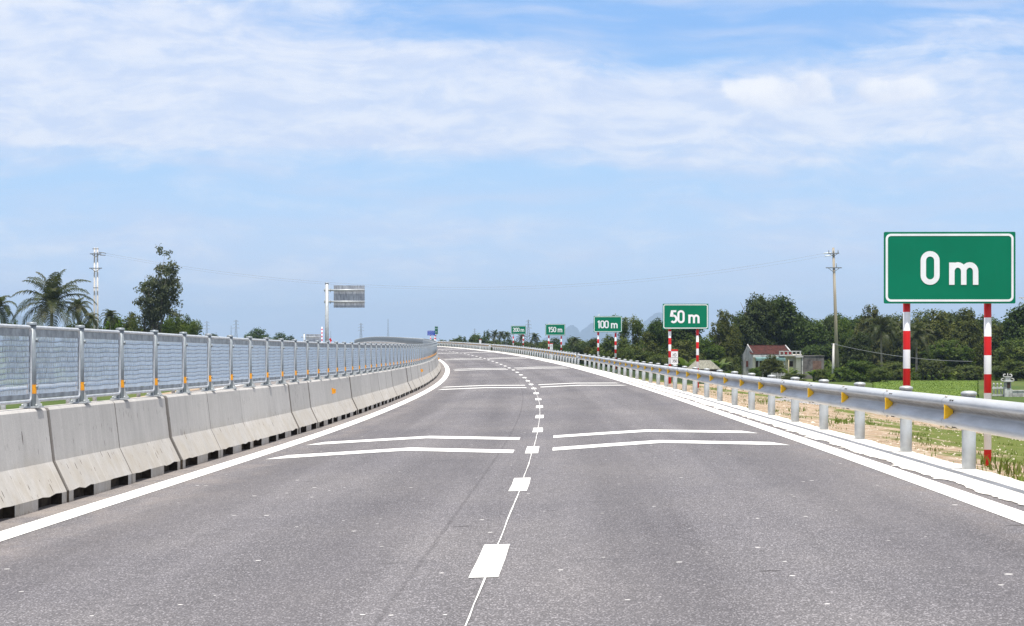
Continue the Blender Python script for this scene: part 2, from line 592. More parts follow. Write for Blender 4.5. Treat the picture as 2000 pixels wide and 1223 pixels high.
def f_rail(t, b):
    uv = coords(t, 'UV')
    n = t.noise(t.vmul(uv, (9, 0.5, 1)), 1.0, 5, 0.65)
    s = t.noise(t.vmul(uv, (30, 6, 1)), 1.0, 4, 0.6)
    scuff = t.rng(t.noise(t.vmul(uv, (2.5, 1.3, 1)), 3.0, 6, 0.7), 0.56, 0.7)
    col = t.mix(t.rng(n, 0.3, 0.7), (0.53, 0.545, 0.565), (0.38, 0.395, 0.415))
    col = t.mix(t.m('MULTIPLY', t.rng(s, 0.5, 0.75), 0.35), col, (0.42, 0.43, 0.44))
    col = t.mix(t.m('MULTIPLY', scuff, 0.3), col, (0.5, 0.45, 0.38))
    u, v, _ = t.sep(uv)
    low = t.m('MULTIPLY', t.rng(u, 0.055, 0.01), 0.6)          # paler and warmer along the lower lip
    col = t.mix(low, col, (0.62, 0.54, 0.43))
    val = t.m('MULTIPLY', t.rng(t.m('ABSOLUTE', t.m('SUBTRACT', u, 0.192)), 0.044, 0.022), t.rng(s, 0.2, 0.6, 0.6, 0.9))  # shade under the upper fold, painted dark into the steel colour
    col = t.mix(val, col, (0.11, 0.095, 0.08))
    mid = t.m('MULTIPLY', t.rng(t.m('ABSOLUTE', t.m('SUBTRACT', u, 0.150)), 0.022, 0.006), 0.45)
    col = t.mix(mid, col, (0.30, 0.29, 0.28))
    t.l.new(col, b.inputs['Base Color'])
    t.l.new(t.rng(n, 0.3, 0.7, 0.45, 0.62), b.inputs['Roughness'])


def f_bands(t, b):
    x, y, z = t.sep(coords(t))
    k = t.m('FLOORED_MODULO', z, 0.47)
    red = t.m('LESS_THAN', k, 0.235)
    n = t.noise(coords(t), 14, 4, 0.6)
    r = t.mix(t.m('MULTIPLY', n, 0.5), (0.60, 0.006, 0.008), (0.47, 0.01, 0.01))
    w = t.mix(t.m('MULTIPLY', n, 0.4), (0.84, 0.84, 0.86), (0.70, 0.70, 0.71))
    bc = t.mix(red, w, r)
    sc = t.rng(t.noise(t.vmul(coords(t), (6, 6, 2)), 3.0, 5, 0.7), 0.56, 0.75)
    t.l.new(t.mix(t.m('MULTIPLY', sc, 0.35), bc, (0.25, 0.2, 0.17)), b.inputs['Base Color'])


def f_sign(t, b):
    n = t.noise(coords(t), 1.4, 4, 0.6)
    n2 = t.noise(t.vmul(coords(t), (5, 5, 0.8)), 2.0, 4, 0.6)
    c = t.mix(t.rng(n, 0.3, 0.7), (0.0008, 0.185, 0.098), (0.001, 0.165, 0.088))
    c = t.mix(t.m('MULTIPLY', t.rng(n2, 0.55, 0.8), 0.10), c, (0.03, 0.20, 0.13))
    t.l.new(c, b.inputs['Base Color'])


def leaf_mat(name, c1, c2, c3, trans=0.28, rough=0.55):
    m = bpy.data.materials.new(name)
    m.use_nodes = True
    t = NT(m.node_tree)
    b = t.n['Principled BSDF']
    g = t.node('ShaderNodeNewGeometry')
    isl = g.outputs['Random Per Island']
    rnd = t.node('ShaderNodeObjectInfo').outputs['Random']
    o = coords(t)
    n = t.noise(t.vadd(o, t.xyz(t.m('MULTIPLY', rnd, 40.0), 0.0, 0.0)), 0.55, 3, 0.5)
    col = t.mix(t.rng(isl, 0.0, 1.0, smooth=False), c1, c2)
    col = t.mix(t.m('MULTIPLY', t.rng(n, 0.45, 0.72), 0.75), col, c3)
    hs = t.node('ShaderNodeHueSaturation')
    t.put(hs, 'Hue', t.m('ADD', 0.485, t.m('MULTIPLY', rnd, 0.03)))
    t.put(hs, 'Saturation', t.m('ADD', 0.85, t.m('MULTIPLY', rnd, 0.2)))
    t.put(hs, 'Value', t.m('ADD', 0.82, t.m('MULTIPLY', t.m('FRACT', t.m('MULTIPLY', rnd, 7.3)), 0.36)))
    t.put(hs, 'Color', col)
    t.l.new(hs.outputs[0], b.inputs['Base Color'])
    b.inputs['Roughness'].default_value = rough
    b.inputs['Specular IOR Level'].default_value = 0.12
    tr = t.node('ShaderNodeBsdfTranslucent')
    t.l.new(t.mix(1.0, hs.outputs[0], (1.25, 1.35, 0.5), 'MULTIPLY'), tr.inputs[0])
    mx = t.node('ShaderNodeMixShader')
    mx.inputs[0].default_value = trans
    t.l.new(b.outputs[0], mx.inputs[1])
    t.l.new(tr.outputs[0], mx.inputs[2])
    t.l.new(mx.outputs[0], t.n['Material Output'].inputs[0])
    return m


def f_bark(t, b):
    o = coords(t)
    n = t.noise(t.vmul(o, (6, 6, 1.2)), 1.0, 5, 0.65)
    t.l.new(t.mix(t.rng(n, 0.3, 0.7), (0.20, 0.165, 0.13), (0.08, 0.065, 0.05)), b.inputs['Base Color'])


def f_pole(t, b):
    o = coords(t)
    x, y, z = t.sep(o)
    n = t.noise(t.vmul(o, (5, 5, 0.5)), 1.0, 5, 0.6)
    c = t.mix(t.rng(n, 0.3, 0.7), (0.40, 0.36, 0.29), (0.27, 0.23, 0.18))
    low = t.m('MULTIPLY', t.rng(z, 9.5, 0.5), 0.55)
    c = t.mix(low, c, (0.40, 0.36, 0.20))
    t.l.new(c, b.inputs['Base Color'])


def f_verge(t, b):
    """embankment and waste ground: pale stony dirt, grass in patches"""
    o = coords(t)
    uv = coords(t, 'UV')
    u, v, _ = t.sep(uv)
    x, y, z = t.sep(o)
    fine = t.noise(o, 16, 5, 0.7)
    mid = t.noise(o, 1.7, 5, 0.65)
    stone = t.sep(t.voro(o, 9.0, out='Color'))[0]
    dirt = t.mix(t.rng(mid, 0.3, 0.7), (0.40, 0.30, 0.205), (0.27, 0.19, 0.125))
    dirt = t.mix(t.m('MULTIPLY', t.rng(fine, 0.55, 0.75), 0.5), dirt, (0.18, 0.12, 0.08))
    dirt = t.mix(t.rng(stone, 0.84, 0.9), dirt, (0.52, 0.45, 0.37))
    gr = t.mix(t.rng(fine, 0.3, 0.7), (0.085, 0.115, 0.022), (0.14, 0.165, 0.035))
    gr = t.mix(t.rng(mid, 0.5, 0.75), gr, (0.16, 0.15, 0.05))
    gm = t.noise(t.vmul(o, (1.0, 0.42, 1.0)), 0.55, 5, 0.65)
    right = t.rng(u, 5.4, 9.5, -0.05, 0.20)
    left = t.rng(u, -14.0, -18.0, 0.02, 0.12)
    near = t.m('ADD', gm, t.m('ADD', right, left))
    far = t.m('SUBTRACT', t.rng(v, 50, 66, 0.0, 0.22), t.rng(v, 92, 112, 0.0, 0.55))      # bare earth, then green again
    gr = t.mix(t.rng(v, 100, 125), gr, (0.028, 0.045, 0.012))
    msk = t.rng(t.m('SUBTRACT', near, far), 0.50, 0.60)
    col = t.mix(msk, dirt, gr)
    t.l.new(col, b.inputs['Base Color'])
    bump(t, b, t.m('ADD', fine, stone), 0.8, 0.05)


def f_plain(t, b):
    o = coords(t)
    n = t.noise(o, 0.05, 6, 0.6)
    f = t.noise(o, 1.6, 5, 0.7)
    c = t.mix(t.rng(n, 0.35, 0.65), (0.05, 0.085, 0.014), (0.085, 0.11, 0.024))
    c = t.mix(t.m('MULTIPLY', t.rng(f, 0.5, 0.75), 0.6), c, (0.16, 0.13, 0.07))
    x, y, z = t.sep(o)
    # worn earth between the embankment and the house
    bare = t.m('MULTIPLY', t.rng(y, 206, 190), t.m('MULTIPLY', t.rng(t.m('DIVIDE', x, t.m('MAXIMUM', y, 1.0)), 0.150, 0.135), t.rng(t.m('DIVIDE', x, t.m('MAXIMUM', y, 1.0)), 0.055, 0.075)))
    c = t.mix(bare, c, t.mix(t.rng(f, 0.3, 0.7), (0.36, 0.25, 0.16), (0.24, 0.165, 0.10)))
    t.l.new(c, b.inputs['Base Color'])
    bump(t, b, f, 0.6, 0.06)


def f_rice(t, b):
    o = coords(t)
    n = t.noise(o, 0.16, 5, 0.6)
    isl = t.node('ShaderNodeNewGeometry').outputs['Random Per Island']
    c = t.mix(t.rng(n, 0.35, 0.65), (0.085, 0.138, 0.012), (0.125, 0.175, 0.018))
    c = t.mix(t.m('MULTIPLY', isl, 0.2), c, (0.085, 0.14, 0.012))
    t.l.new(c, b.inputs['Base Color'])


def f_noisy(c1, c2, scale=6.0, stretch=(1, 1, 1), lo=0.35, hi=0.68):
    def fn(t, b):
        n = t.noise(t.vmul(coords(t), stretch), scale, 5, 0.65)
        t.l.new(t.mix(t.rng(n, lo, hi), c1, c2), b.inputs['Base Color'])
    return fn


def f_tiles(t, b):
    o = coords(t)
    n = t.noise(o, 3.0, 5, 0.7)
    n2 = t.noise(t.vmul(o, (5, 1, 1)), 4.0, 4, 0.7)
    c = t.mix(t.rng(n, 0.3, 0.7), (0.115, 0.040, 0.032), (0.05, 0.024, 0.021))
    c = t.mix(t.m('MULTIPLY', t.rng(n2, 0.62, 0.72), 0.6), c, (0.27, 0.16, 0.13))
    t.l.new(c, b.inputs['Base Color'])


M = {}
M['asphalt'] = mat('asphalt', (0.12, 0.12, 0.12), 0.9, 0, 0.25, f_asphalt)
M['paint'] = mat('white_road_paint', (0.8, 0.8, 0.78), 0.7, 0, 0.3, f_paint)
M['mortar'] = mat('pale_concrete_edge', (0.6, 0.6, 0.55), 0.9, 0, 0.2, f_mortar)
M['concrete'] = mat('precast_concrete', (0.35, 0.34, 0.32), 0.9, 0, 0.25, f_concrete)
M['soil_shade'] = mat('soil_and_hole_shade', (0.05, 0.04, 0.032), 0.95, 0, 0.1, f_noisy((0.07, 0.055, 0.042), (0.03, 0.024, 0.02), 8))  # dark earth colour, also paints the shade inside the drain holes
M['darksteel'] = mat('dull_steel', (0.3, 0.32, 0.34), 0.55, 0.3, 0.4, f_noisy((0.36, 0.385, 0.41), (0.20, 0.215, 0.23), 7))
M['poststeel'] = mat('post_steel', (0.4, 0.42, 0.44), 0.45, 0.35, 0.5, f_noisy((0.31, 0.345, 0.37), (0.21, 0.235, 0.255), 9, (1, 1, 0.5)))
M['brightsteel'] = mat('bright_steel', (0.7, 0.72, 0.74), 0.45, 0.15, 0.5, f_noisy((0.55, 0.57, 0.59), (0.42, 0.44, 0.46), 9))
M['galv'] = mat('galvanised_steel', (0.5, 0.52, 0.55), 0.45, 0.25, 0.5, f_galv)
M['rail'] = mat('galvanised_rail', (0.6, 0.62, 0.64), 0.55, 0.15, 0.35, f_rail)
M['meshwire'] = mat('galvanised_mesh', (0.8, 0.82, 0.84), 0.4, 0.0, 0.6,
                    f_noisy((0.78, 0.88, 0.98), (0.66, 0.76, 0.87), 11))  # bluish base colour stands in for reflected sky
M['bolt'] = mat('dark_bolt', (0.06, 0.055, 0.05), 0.6, 0.3)
M['orange'] = mat('orange_reflector', (0.86, 0.36, 0.01), 0.4, 0, 0.5, f_noisy((0.90, 0.39, 0.012), (0.72, 0.27, 0.01), 25))
M['yellow'] = mat('yellow_reflector', (0.9, 0.5, 0.01), 0.4, 0, 0.5, f_noisy((1.0, 0.60, 0.015), (0.92, 0.48, 0.012), 30))
M['bands'] = mat('red_white_bands', (0.8, 0.1, 0.1), 0.45, 0, 0.4, f_bands)
M['sign'] = mat('green_sign_sheet', (0.0, 0.2, 0.11), 0.5, 0, 0.15, f_sign)
M['signblue'] = mat('blue_sign_sheet', (0.003, 0.05, 0.40), 0.5, 0, 0.4)
M['white'] = mat('white_sheeting', (0.84, 0.85, 0.86), 0.5, 0, 0.4, f_noisy((0.86, 0.87, 0.88), (0.76, 0.77, 0.78), 3))
M['red'] = mat('red_paint', (0.55, 0.012, 0.01), 0.5, 0, 0.4)
M['black'] = mat('black_lettering', (0.02, 0.02, 0.022), 0.6)
M['signback'] = mat('sign_back_metal', (0.36, 0.38, 0.41), 0.55, 0.3, 0.4,
                    f_noisy((0.46, 0.48, 0.52), (0.24, 0.25, 0.28), 2.2, (4, 4, 0.8)))
M['bark'] = mat('bark', (0.15, 0.12, 0.1), 0.95, 0, 0.2, f_bark)
M['palebark'] = mat('pale_bark', (0.35, 0.31, 0.26), 0.9, 0, 0.2, f_noisy((0.40, 0.36, 0.30), (0.2, 0.17, 0.13), 3, (3, 3, 0.7)))
M['pole'] = mat('weathered_pole', (0.38, 0.34, 0.27), 0.85, 0, 0.2, f_pole)
M['polewhite'] = mat('pale_concrete_pole', (0.6, 0.58, 0.55), 0.85, 0, 0.2, f_noisy((0.62, 0.60, 0.57), (0.46, 0.43, 0.40), 2, (3, 3, 0.5)))
M['verge'] = mat('verge_ground', (0.3, 0.25, 0.2), 0.95, 0, 0.15, f_verge)
M['plain'] = mat('plain_ground', (0.1, 0.12, 0.04), 0.95, 0, 0.15, f_plain)
M['rice'] = mat('rice_green', (0.09, 0.17, 0.02), 0.8, 0, 0.2, f_rice)
M['gravel'] = mat('grey_gravel', (0.3, 0.29, 0.29), 0.95, 0, 0.2, f_noisy((0.34, 0.33, 0.33), (0.15, 0.145, 0.15), 14))
M['stone'] = mat('pale_stone', (0.5, 0.43, 0.36), 0.9, 0, 0.2, f_noisy((0.60, 0.53, 0.44), (0.36, 0.28, 0.20), 1.5))
M['path'] = mat('pale_path', (0.6, 0.57, 0.5), 0.95, 0, 0.15, f_noisy((0.68, 0.64, 0.57), (0.48, 0.42, 0.34), 0.6))
M['karst'] = mat('karst_rock', (0.1, 0.12, 0.1), 0.95, 0, 0.1, f_noisy((0.02, 0.03, 0.025), (0.09, 0.085, 0.08), 0.004, (1, 1, 0.4), 0.45, 0.7))
M['pylon'] = mat('lattice_steel', (0.22, 0.23, 0.25), 0.6, 0.3)
M['wire'] = mat('aluminium_wire', (0.3, 0.31, 0.33), 0.6, 0.3)
M['insul'] = mat('glass_insulator', (0.75, 0.78, 0.8), 0.2, 0, 0.5)
M['tiles'] = mat('old_red_tiles', (0.17, 0.045, 0.03), 0.9, 0, 0.2, f_tiles)
M['cream'] = mat('cream_render', (0.52, 0.47, 0.36), 0.9, 0, 0.2, f_noisy((0.84, 0.77, 0.66), (0.70, 0.63, 0.52), 1.6, (1, 1, 0.6)))
M['grime'] = mat('grimy_render', (0.42, 0.41, 0.4), 0.9, 0, 0.2, f_noisy((0.60, 0.59, 0.59), (0.32, 0.31, 0.31), 1.8, (1, 1, 0.5)))
M['mould'] = mat('blackened_wall', (0.13, 0.12, 0.12), 0.95, 0, 0.15, f_noisy((0.20, 0.185, 0.18), (0.07, 0.065, 0.065), 1.6, (1, 1, 0.7)))
M['darkwood'] = mat('dark_doorway', (0.05, 0.028, 0.02), 0.7, 0, 0.3)
M['redwood'] = mat('red_brown_shutter', (0.16, 0.045, 0.03), 0.7, 0, 0.3)
M['awning'] = mat('blue_green_awning', (0.13, 0.24, 0.23), 0.6, 0.1, 0.4, f_noisy((0.16, 0.27, 0.27), (0.09, 0.17, 0.16), 2))
M['asbestos'] = mat('grey_sheet_roof', (0.35, 0.34, 0.3), 0.9, 0, 0.2, f_noisy((0.25, 0.245, 0.20), (0.15, 0.145, 0.115), 2.5, (4, 1, 1)))
M['brickwall'] = mat('brown_brick_wall', (0.2, 0.12, 0.09), 0.95, 0, 0.15, f_noisy((0.22, 0.14, 0.11), (0.12, 0.075, 0.06), 5))
M['shrine'] = mat('old_white_concrete', (0.5, 0.49, 0.47), 0.9, 0, 0.2, f_noisy((0.60, 0.60, 0.58), (0.30, 0.29, 0.28), 2.5))

M['leafdark'] = leaf_mat('leaf_dark', (0.015, 0.034, 0.006), (0.064, 0.095, 0.014), (0.056, 0.092, 0.013))
M['leafmid'] = leaf_mat('leaf_mid', (0.022, 0.045, 0.007), (0.094, 0.125, 0.019), (0.118, 0.135, 0.023))
M['leafolive'] = leaf_mat('leaf_olive', (0.028, 0.043, 0.009), (0.120, 0.122, 0.028), (0.105, 0.108, 0.024))
M['leafbright'] = leaf_mat('leaf_bright', (0.035, 0.068, 0.008), (0.095, 0.135, 0.018), (0.120, 0.138, 0.022), 0.30)
M['leafgum'] = leaf_mat('leaf_grey_green', (0.055, 0.068, 0.036), (0.125, 0.130, 0.075), (0.09, 0.10, 0.055), 0.25)
M['frond'] = leaf_mat('palm_frond', (0.026, 0.042, 0.012), (0.068, 0.080, 0.026), (0.105, 0.100, 0.045), 0.25, 0.45)
M['frondbright'] = leaf_mat('banana_leaf', (0.065, 0.115, 0.02), (0.11, 0.16, 0.034), (0.12, 0.14, 0.04), 0.35, 0.4)
M['grass'] = leaf_mat('grass_blade', (0.085, 0.125, 0.02), (0.15, 0.19, 0.04), (0.17, 0.16, 0.055), 0.3, 0.6)

# ------------------------------------------------------------------ road, markings, ground
S_END = 470


def s_steps(a, b, near=1.0):
    out = [a]
    while out[-1] < b - 1e-6:
        s = out[-1]
        out.append(min(b, s + (near if s < 120 else near * 2)))
    return out


def ribbon(o0, o1, s0, s1, h, nm, m, step=1.0, offs=None):
    mb = MB()
    rows, uvs = [], []
    ol = offs or [o0, o1]
    for s in s_steps(s0, s1, step):
        rows.append([rp(s, o, h) for o in ol])
        uvs.append([(o, s) for o in ol])
    mb.grid(rows, 0, True, uvs)
    o = mb.build(nm, m)
    return tag(o, kind='structure')


road = ribbon(-13.2, 4.42, -12, S_END, 0.0, 'road', M['asphalt'], 1.0, [-13.2, -9, -4.6, -2, 0, 2, 4.42])

ribbon(WL - 0.125, WL + 0.125, 0, S_END, 0.004, 'edge_line', M['paint'], 0.5)
ribbon(WR - 0.115, WR + 0.115, 0, S_END, 0.004, 'edge_line', M['paint'], 0.5)
ribbon(-5.3, -5.1, 0, S_END, 0.004, 'edge_line', M['paint'], 1.0)
ribbon(-12.6, -12.4, 0, S_END, 0.004, 'edge_line', M['paint'], 1.0)

# lane dashes 2.2 m long every 8 m, with the setting-out line running through them
mb = MB()
for k in range(-1, 52):
    c = 13.39 + 8.0 * k
    a, b_ = c - 1.1, c + 1.1
    if k == 0:
        a, b_ = c - 1.0, c + 1.15
    ss = [a, (a + b_) / 2, b_]
    jit = [RNG.uniform(-0.006, 0.006) for _ in range(3)]
    mb.grid([[rp(s, -0.082 + j, 0.004), rp(s, 0.082 + j, 0.004)] for s, j in zip(ss, jit)], 0, True, [[(-0.08, s), (0.08, s)] for s in ss])
tag(mb.build('lane_dashes', M['paint']), kind='structure')
mb = MB()
rows, uvs = [], []
r2 = random.Random(3)
w = 0.0
for i in range(0, 190):
    s = 5 + i * 0.5
    w = 0.9 * w + r2.uniform(-0.004, 0.004)
    hw = 0.0046 * r2.uniform(0.55, 1.25)
    rows.append([rp(s, w - hw, 0.008), rp(s, w + hw, 0.008)])
    uvs.append([(w - hw, s), (w + hw, s)])
mb.grid(rows, 0, True, uvs)
tag(mb.build('setting_out_line', M['paint']), kind='structure')


def chevron(mb, s0, left, th=1.0):
    """one bent bar across a lane, its point forward"""
    if left:
        prof = [(-3.36, s0 - 1.75), (-3.2, s0 - 1.62), (-2.5, s0 - 0.86), (-1.7, s0 + 0.0), (-1.0, s0 - 0.78), (-0.24, s0 - 1.62)]
    else:
        prof = [(0.26, s0 - 1.75), (1.0, s0 - 0.82), (1.75, s0 + 0.0), (2.5, s0 - 0.86), (3.15, s0 - 1.62), (3.30, s0 - 1.78)]
    front = [(o, s + th * 0.5) for o, s in prof]
    back = [(o, s - th * 0.5) for o, s in prof]
    if left:
        front[0] = back[0]
    else:
        front[-1] = back[-1]
    mb.grid([[rp(s, o, 0.004) for o, s in back], [rp(s, o, 0.004) for o, s in front]], 0, True, [[(o, s) for o, s in back], [(o, s) for o, s in front]])


mb = MB()
for c in (30.6, 80.9, 129.2, 179.5, 229.5, 279.5, 329.5):
    for d in (0, 4.6):
        chevron(mb, c + d, True)
        chevron(mb, c + d + 0.6, False)
tag(mb.build('chevron_markings', M['paint']), kind='structure')

# mortar strip under the guardrail, ragged on both sides
mb = MB()
r2 = random.Random(11)
rows, uvs = [], []
lo = hi = 0.0
s = 0.0
while s < S_END:
    lo = 0.82 * lo + r2.uniform(-0.024, 0.024)
    hi = 0.8 * hi + r2.uniform(-0.013, 0.013)
    a = 3.835 + lo + (-0.06 if r2.random() < 0.07 else 0)
    b_ = 4.47 + hi
    if s > 60:
        a = 3.80 + lo * 0.5
    a = max(a, WR + 0.12)
    offs = [a, a + 0.03, 4.1, b_ - 0.06, b_]
    hs = [0.006, 0.016, 0.02, 0.014, -0.05]
    rows.append([rp(s, o, h) for o, h in zip(offs, hs)])
    uvs.append([(o, s) for o in offs])
    s += 0.12 if s < 60 else (0.5 if s < 150 else 2.0)
mb.grid(rows, 0, True, uvs)
tag(mb.build('kerb_strip', M['mortar']), kind='structure')

# embankments following the road
_bump = [(r2.uniform(0.05, 0.5), r2.uniform(0.05, 0.5), r2.uniform(0, 6.3)) for _ in range(12)]


def rough(x, y):
    return sum(math.sin(a * x * 2 + c) * math.sin(b * y + c * 1.7) for a, b, c in _bump) / 12


RIGHT_DROP = [(4.36, -0.03), (4.6, -0.07), (5.2, -0.2), (5.8, -0.3), (7, -0.45), (9, -0.75), (12, -1.15), (16, -1.7), (20, -2.2), (26, -2.6)]
LEFT_DROP = [(13.1, -0.04), (13.6, -0.06), (15, -0.15), (17, -0.5), (20, -1.2), (24, -2.2), (30, -2.6)]


def verge_z(s, off):
    base = rp(s, off).z
    tab = RIGHT_DROP if off > 0 else LEFT_DROP
    a = abs(off)
    drop = float(np.interp(a, [p[0] for p in tab], [p[1] for p in tab]))
    if off > 0:
        tt = float(np.clip((a - 5.0) / 20.0, 0, 1))
        z = (base - 0.02) * (1 - tt) + drop * tt + drop * (1 - tt)
    else:
        z = base + drop
    if a > 24:
        z = min(z, GROUND - 0.08)
    j = float(np.clip((a - (4.5 if off > 0 else 13.4)) / 4, 0, 1))
    p = rp(s, off)
    return z + j * 0.16 * rough(p.x, p.y)


for sgn, tab, nm in ((1, RIGHT_DROP, 'embankment'), (-1, LEFT_DROP, 'embankment')):
    mb = MB()
    offs = sorted({p[0] for p in tab} | set(np.arange(5 if sgn > 0 else 15, 30, 1.5)))
    rows, uvs = [], []
    for s in s_steps(-10, S_END, 1.5):
        row = []
        for o in offs:
            p = rp(s, sgn * o)
            row.append((p.x, p.y, verge_z(s, sgn * o)))
        rows.append(row)
        uvs.append([(sgn * o, s) for o in offs])
    mb.grid(rows, 0, True, uvs)
    tag(mb.build(nm, M['verge']), kind='structure')

mb = MB()
xs = [-9000, -3000, -900, -300, -120, -60, -30, 0, 30, 60, 120, 300, 900, 3000, 9000]
ys = [-60, 0, 60, 120, 180, 240, 320, 500, 900, 2000, 5000, 12000, 22000]
mb.grid([[(x, y, GROUND) for x in xs] for y in ys], 0, True)
tag(mb.build('ground', M['plain']), kind='structure')

# pale track crossing in front of the house
mb = MB()
mb.grid([[(14.0, 172, GROUND + 0.02), (14.0, 186, GROUND + 0.02)], [(19, 174, GROUND + 0.02), (19, 190, GROUND + 0.02)], [(24.5, 178, GROUND + 0.02), (24.5, 194, GROUND + 0.02)], [(27, 186, GROUND + 0.02), (27, 196, GROUND + 0.02)]])
tag(mb.build('path', M['path']), kind='structure')


def blades(mb, x, y, z, r, n, h, rg, spread=0.35):
    for _ in range(n):
        a = rg.uniform(0, 6.283)
        q = r * math.sqrt(rg.random())
        bx, by = x + q * math.cos(a), y + q * math.sin(a)
        hh = h * rg.uniform(0.5, 1.1)
        la = rg.uniform(0, 6.283)
        lean = hh * spread * rg.uniform(0.3, 1.6)
        w = hh * 0.07 + 0.004
        wa = rg.uniform(0, 6.283)
        dx, dy = w * math.cos(wa), w * math.sin(wa)
        tx, ty = bx + lean * math.cos(la), by + lean * math.sin(la)
        mx, my = (bx * 0.6 + tx * 0.4), (by * 0.6 + ty * 0.4)
        mb.face([(bx - dx, by - dy, z - 0.02), (bx + dx, by + dy, z - 0.02), (mx + dx * 0.7, my + dy * 0.7, z + hh * 0.6), (mx - dx * 0.7, my - dy * 0.7, z + hh * 0.6)])
        mb.face([(mx - dx * 0.7, my - dy * 0.7, z + hh * 0.6), (mx + dx * 0.7, my + dy * 0.7, z + hh * 0.6), (tx, ty, z + hh)])


# grass on the verge
mb = MB()
rg = random.Random(21)
for i in range(1500):
    s = 15 + 85 * rg.random() ** 1.5
    o = 4.62 + 9.5 * rg.random() ** 1.3
    p = rp(s, o)
    g = 0.5 + 0.5 * math.sin(p.x * 1.9 + p.y * 0.55) * math.sin(p.y * 0.83 - p.x * 0.7 + 1.0)
    if o < 5.6 and s > 21.5 and rg.random() < 0.8:
        continue
    if rg.random() > g ** 1.6 + (0.25 if o > 6.5 else 0.0):
        continue
    blades(mb, p.x, p.y, verge_z(s, o), 0.16, rg.randint(8, 16), rg.uniform(0.02, 0.075) if s > 22 else rg.uniform(0.04, 0.12), rg, 0.6)
for (px, d) in ((1985, 22.2), (1995, 22.0), (1972, 22.6), (1958, 25.5), (1918, 27.5), (1992, 21.6), (1640, 44), (1655, 44.5), (1560, 52), (1500, 58), (1490, 60), (1400, 76)):
    x, _ = pix(px, d)
    for k in range(4):
        blades(mb, x + rg.uniform(-0.15, 0.15), d + rg.uniform(-0.5, 0.5), -0.2 if d < 40 else -0.3, 0.2, 12 if d < 26 else 7, 0.17 if d < 26 else 0.10, rg, 0.6)
tag(mb.build('grass', M['grass']), 'short patchy grass growing on the stony verge behind the guardrail', 'grass', kind='stuff')

# stones on the verge
mb = MB()
for i in range(1500):
    s = 16 + 70 * rg.random() ** 1.4
    o = 4.55 + 7.0 * rg.random() ** 1.5
    p = rp(s, o)
    r = rg.uniform(0.008, 0.03) * (2.0 if rg.random() < 0.06 else 1)
    z = verge_z(s, o)
    c = [(p.x + r * rg.uniform(0.7, 1.3) * math.cos(a + rg.random()), p.y + r * rg.uniform(0.7, 1.3) * math.sin(a + rg.random()), z + r * 0.15) for a in (0, 1.57, 3.14, 4.71)]
    top = (p.x + rg.uniform(-.3, .3) * r, p.y + rg.uniform(-.3, .3) * r, z + r * rg.uniform(0.6, 1.0))
    for k in range(4):
        mb.face([c[k], c[(k + 1) % 4], top])
tag(mb.build('stones', M['stone']), 'pale stones scattered over the dirt verge behind the guardrail', 'stones', kind='stuff')


def heap(name, label, cx, cy, rx, ry, h, m, seed, kind=None, cat='pile'):
    rg = random.Random(seed)
    mb = MB()
    rows = []
    n, k = 26, 7
    zb = GROUND
    for j in range(k + 1):
        q = j / k
        row = []
        for i in range(n):
            a = 2 * math.pi * i / n
            wob = 1 + 0.16 * math.sin(3 * a + seed) + 0.09 * math.sin(7 * a + 2 * seed)
            rr = (1 - q) * wob
            row.append((cx + rx * rr * math.cos(a), cy + ry * rr * math.sin(a), 0))
        rows.append([(p[0], p[1], hz(p[0], p[1]) - 0.05 + h * (1 - (1 - q) ** 1.6) * rg.uniform(0.88, 1.1)) for p in row])
    mb.grid(rows, 0, True, close=True)
    return tag(mb.build(name, m), label, cat, kind=kind)


def hz(x, y):
    """ground height near the right verge"""
    s = float(np.interp(y, RY, S))
    off = (x - float(np.interp(s, S, RX))) / math.cos(psi(s))
    if 4.36 < off < 26:
        return max(verge_z(s, off), GROUND)
    return GROUND


x, _ = pix(1600, 83)
heap('gravel_heap', 'low heap of grey crushed gravel on the dirt beyond the guardrail', x, 83, 2.0, 4.5, 0.42, M['gravel'], 3, cat='gravel heap')
x, _ = pix(1462, 108)
heap('earth_mound', 'low mound of brown earth between guardrail and pale track', x, 108, 2.6, 8, 0.35, M['verge'], 5, cat='mound')

# rice field
mb = MB()
rg = random.Random(5)
for i in range(16000):
    y = 118 + 102 * rg.random()
    x = y * rg.uniform(0.160, 0.207)
    h = rg.uniform(0.07, 0.12)
    a = rg.uniform(0, 3.14)
    w = 0.07
    dx, dy = w * math.cos(a), w * math.sin(a)
    mb.face([(x - dx, y - dy, GROUND), (x + dx, y + dy, GROUND), (x + rg.uniform(-.08, .08), y + rg.uniform(-.08, .08), GROUND + h)])
mb.grid([[(yy * f, yy, GROUND + 0.06) for f in (0.1605, 0.175, 0.192, 0.2065)] for yy in (118.5, 150, 180, 219.5)])
tag(mb.build('rice_field', M['rice']), 'bright green rice field in front of the trees on the right', 'field', kind='stuff')

# ------------------------------------------------------------------ concrete barrier, one segment per object
SEG = 3.0


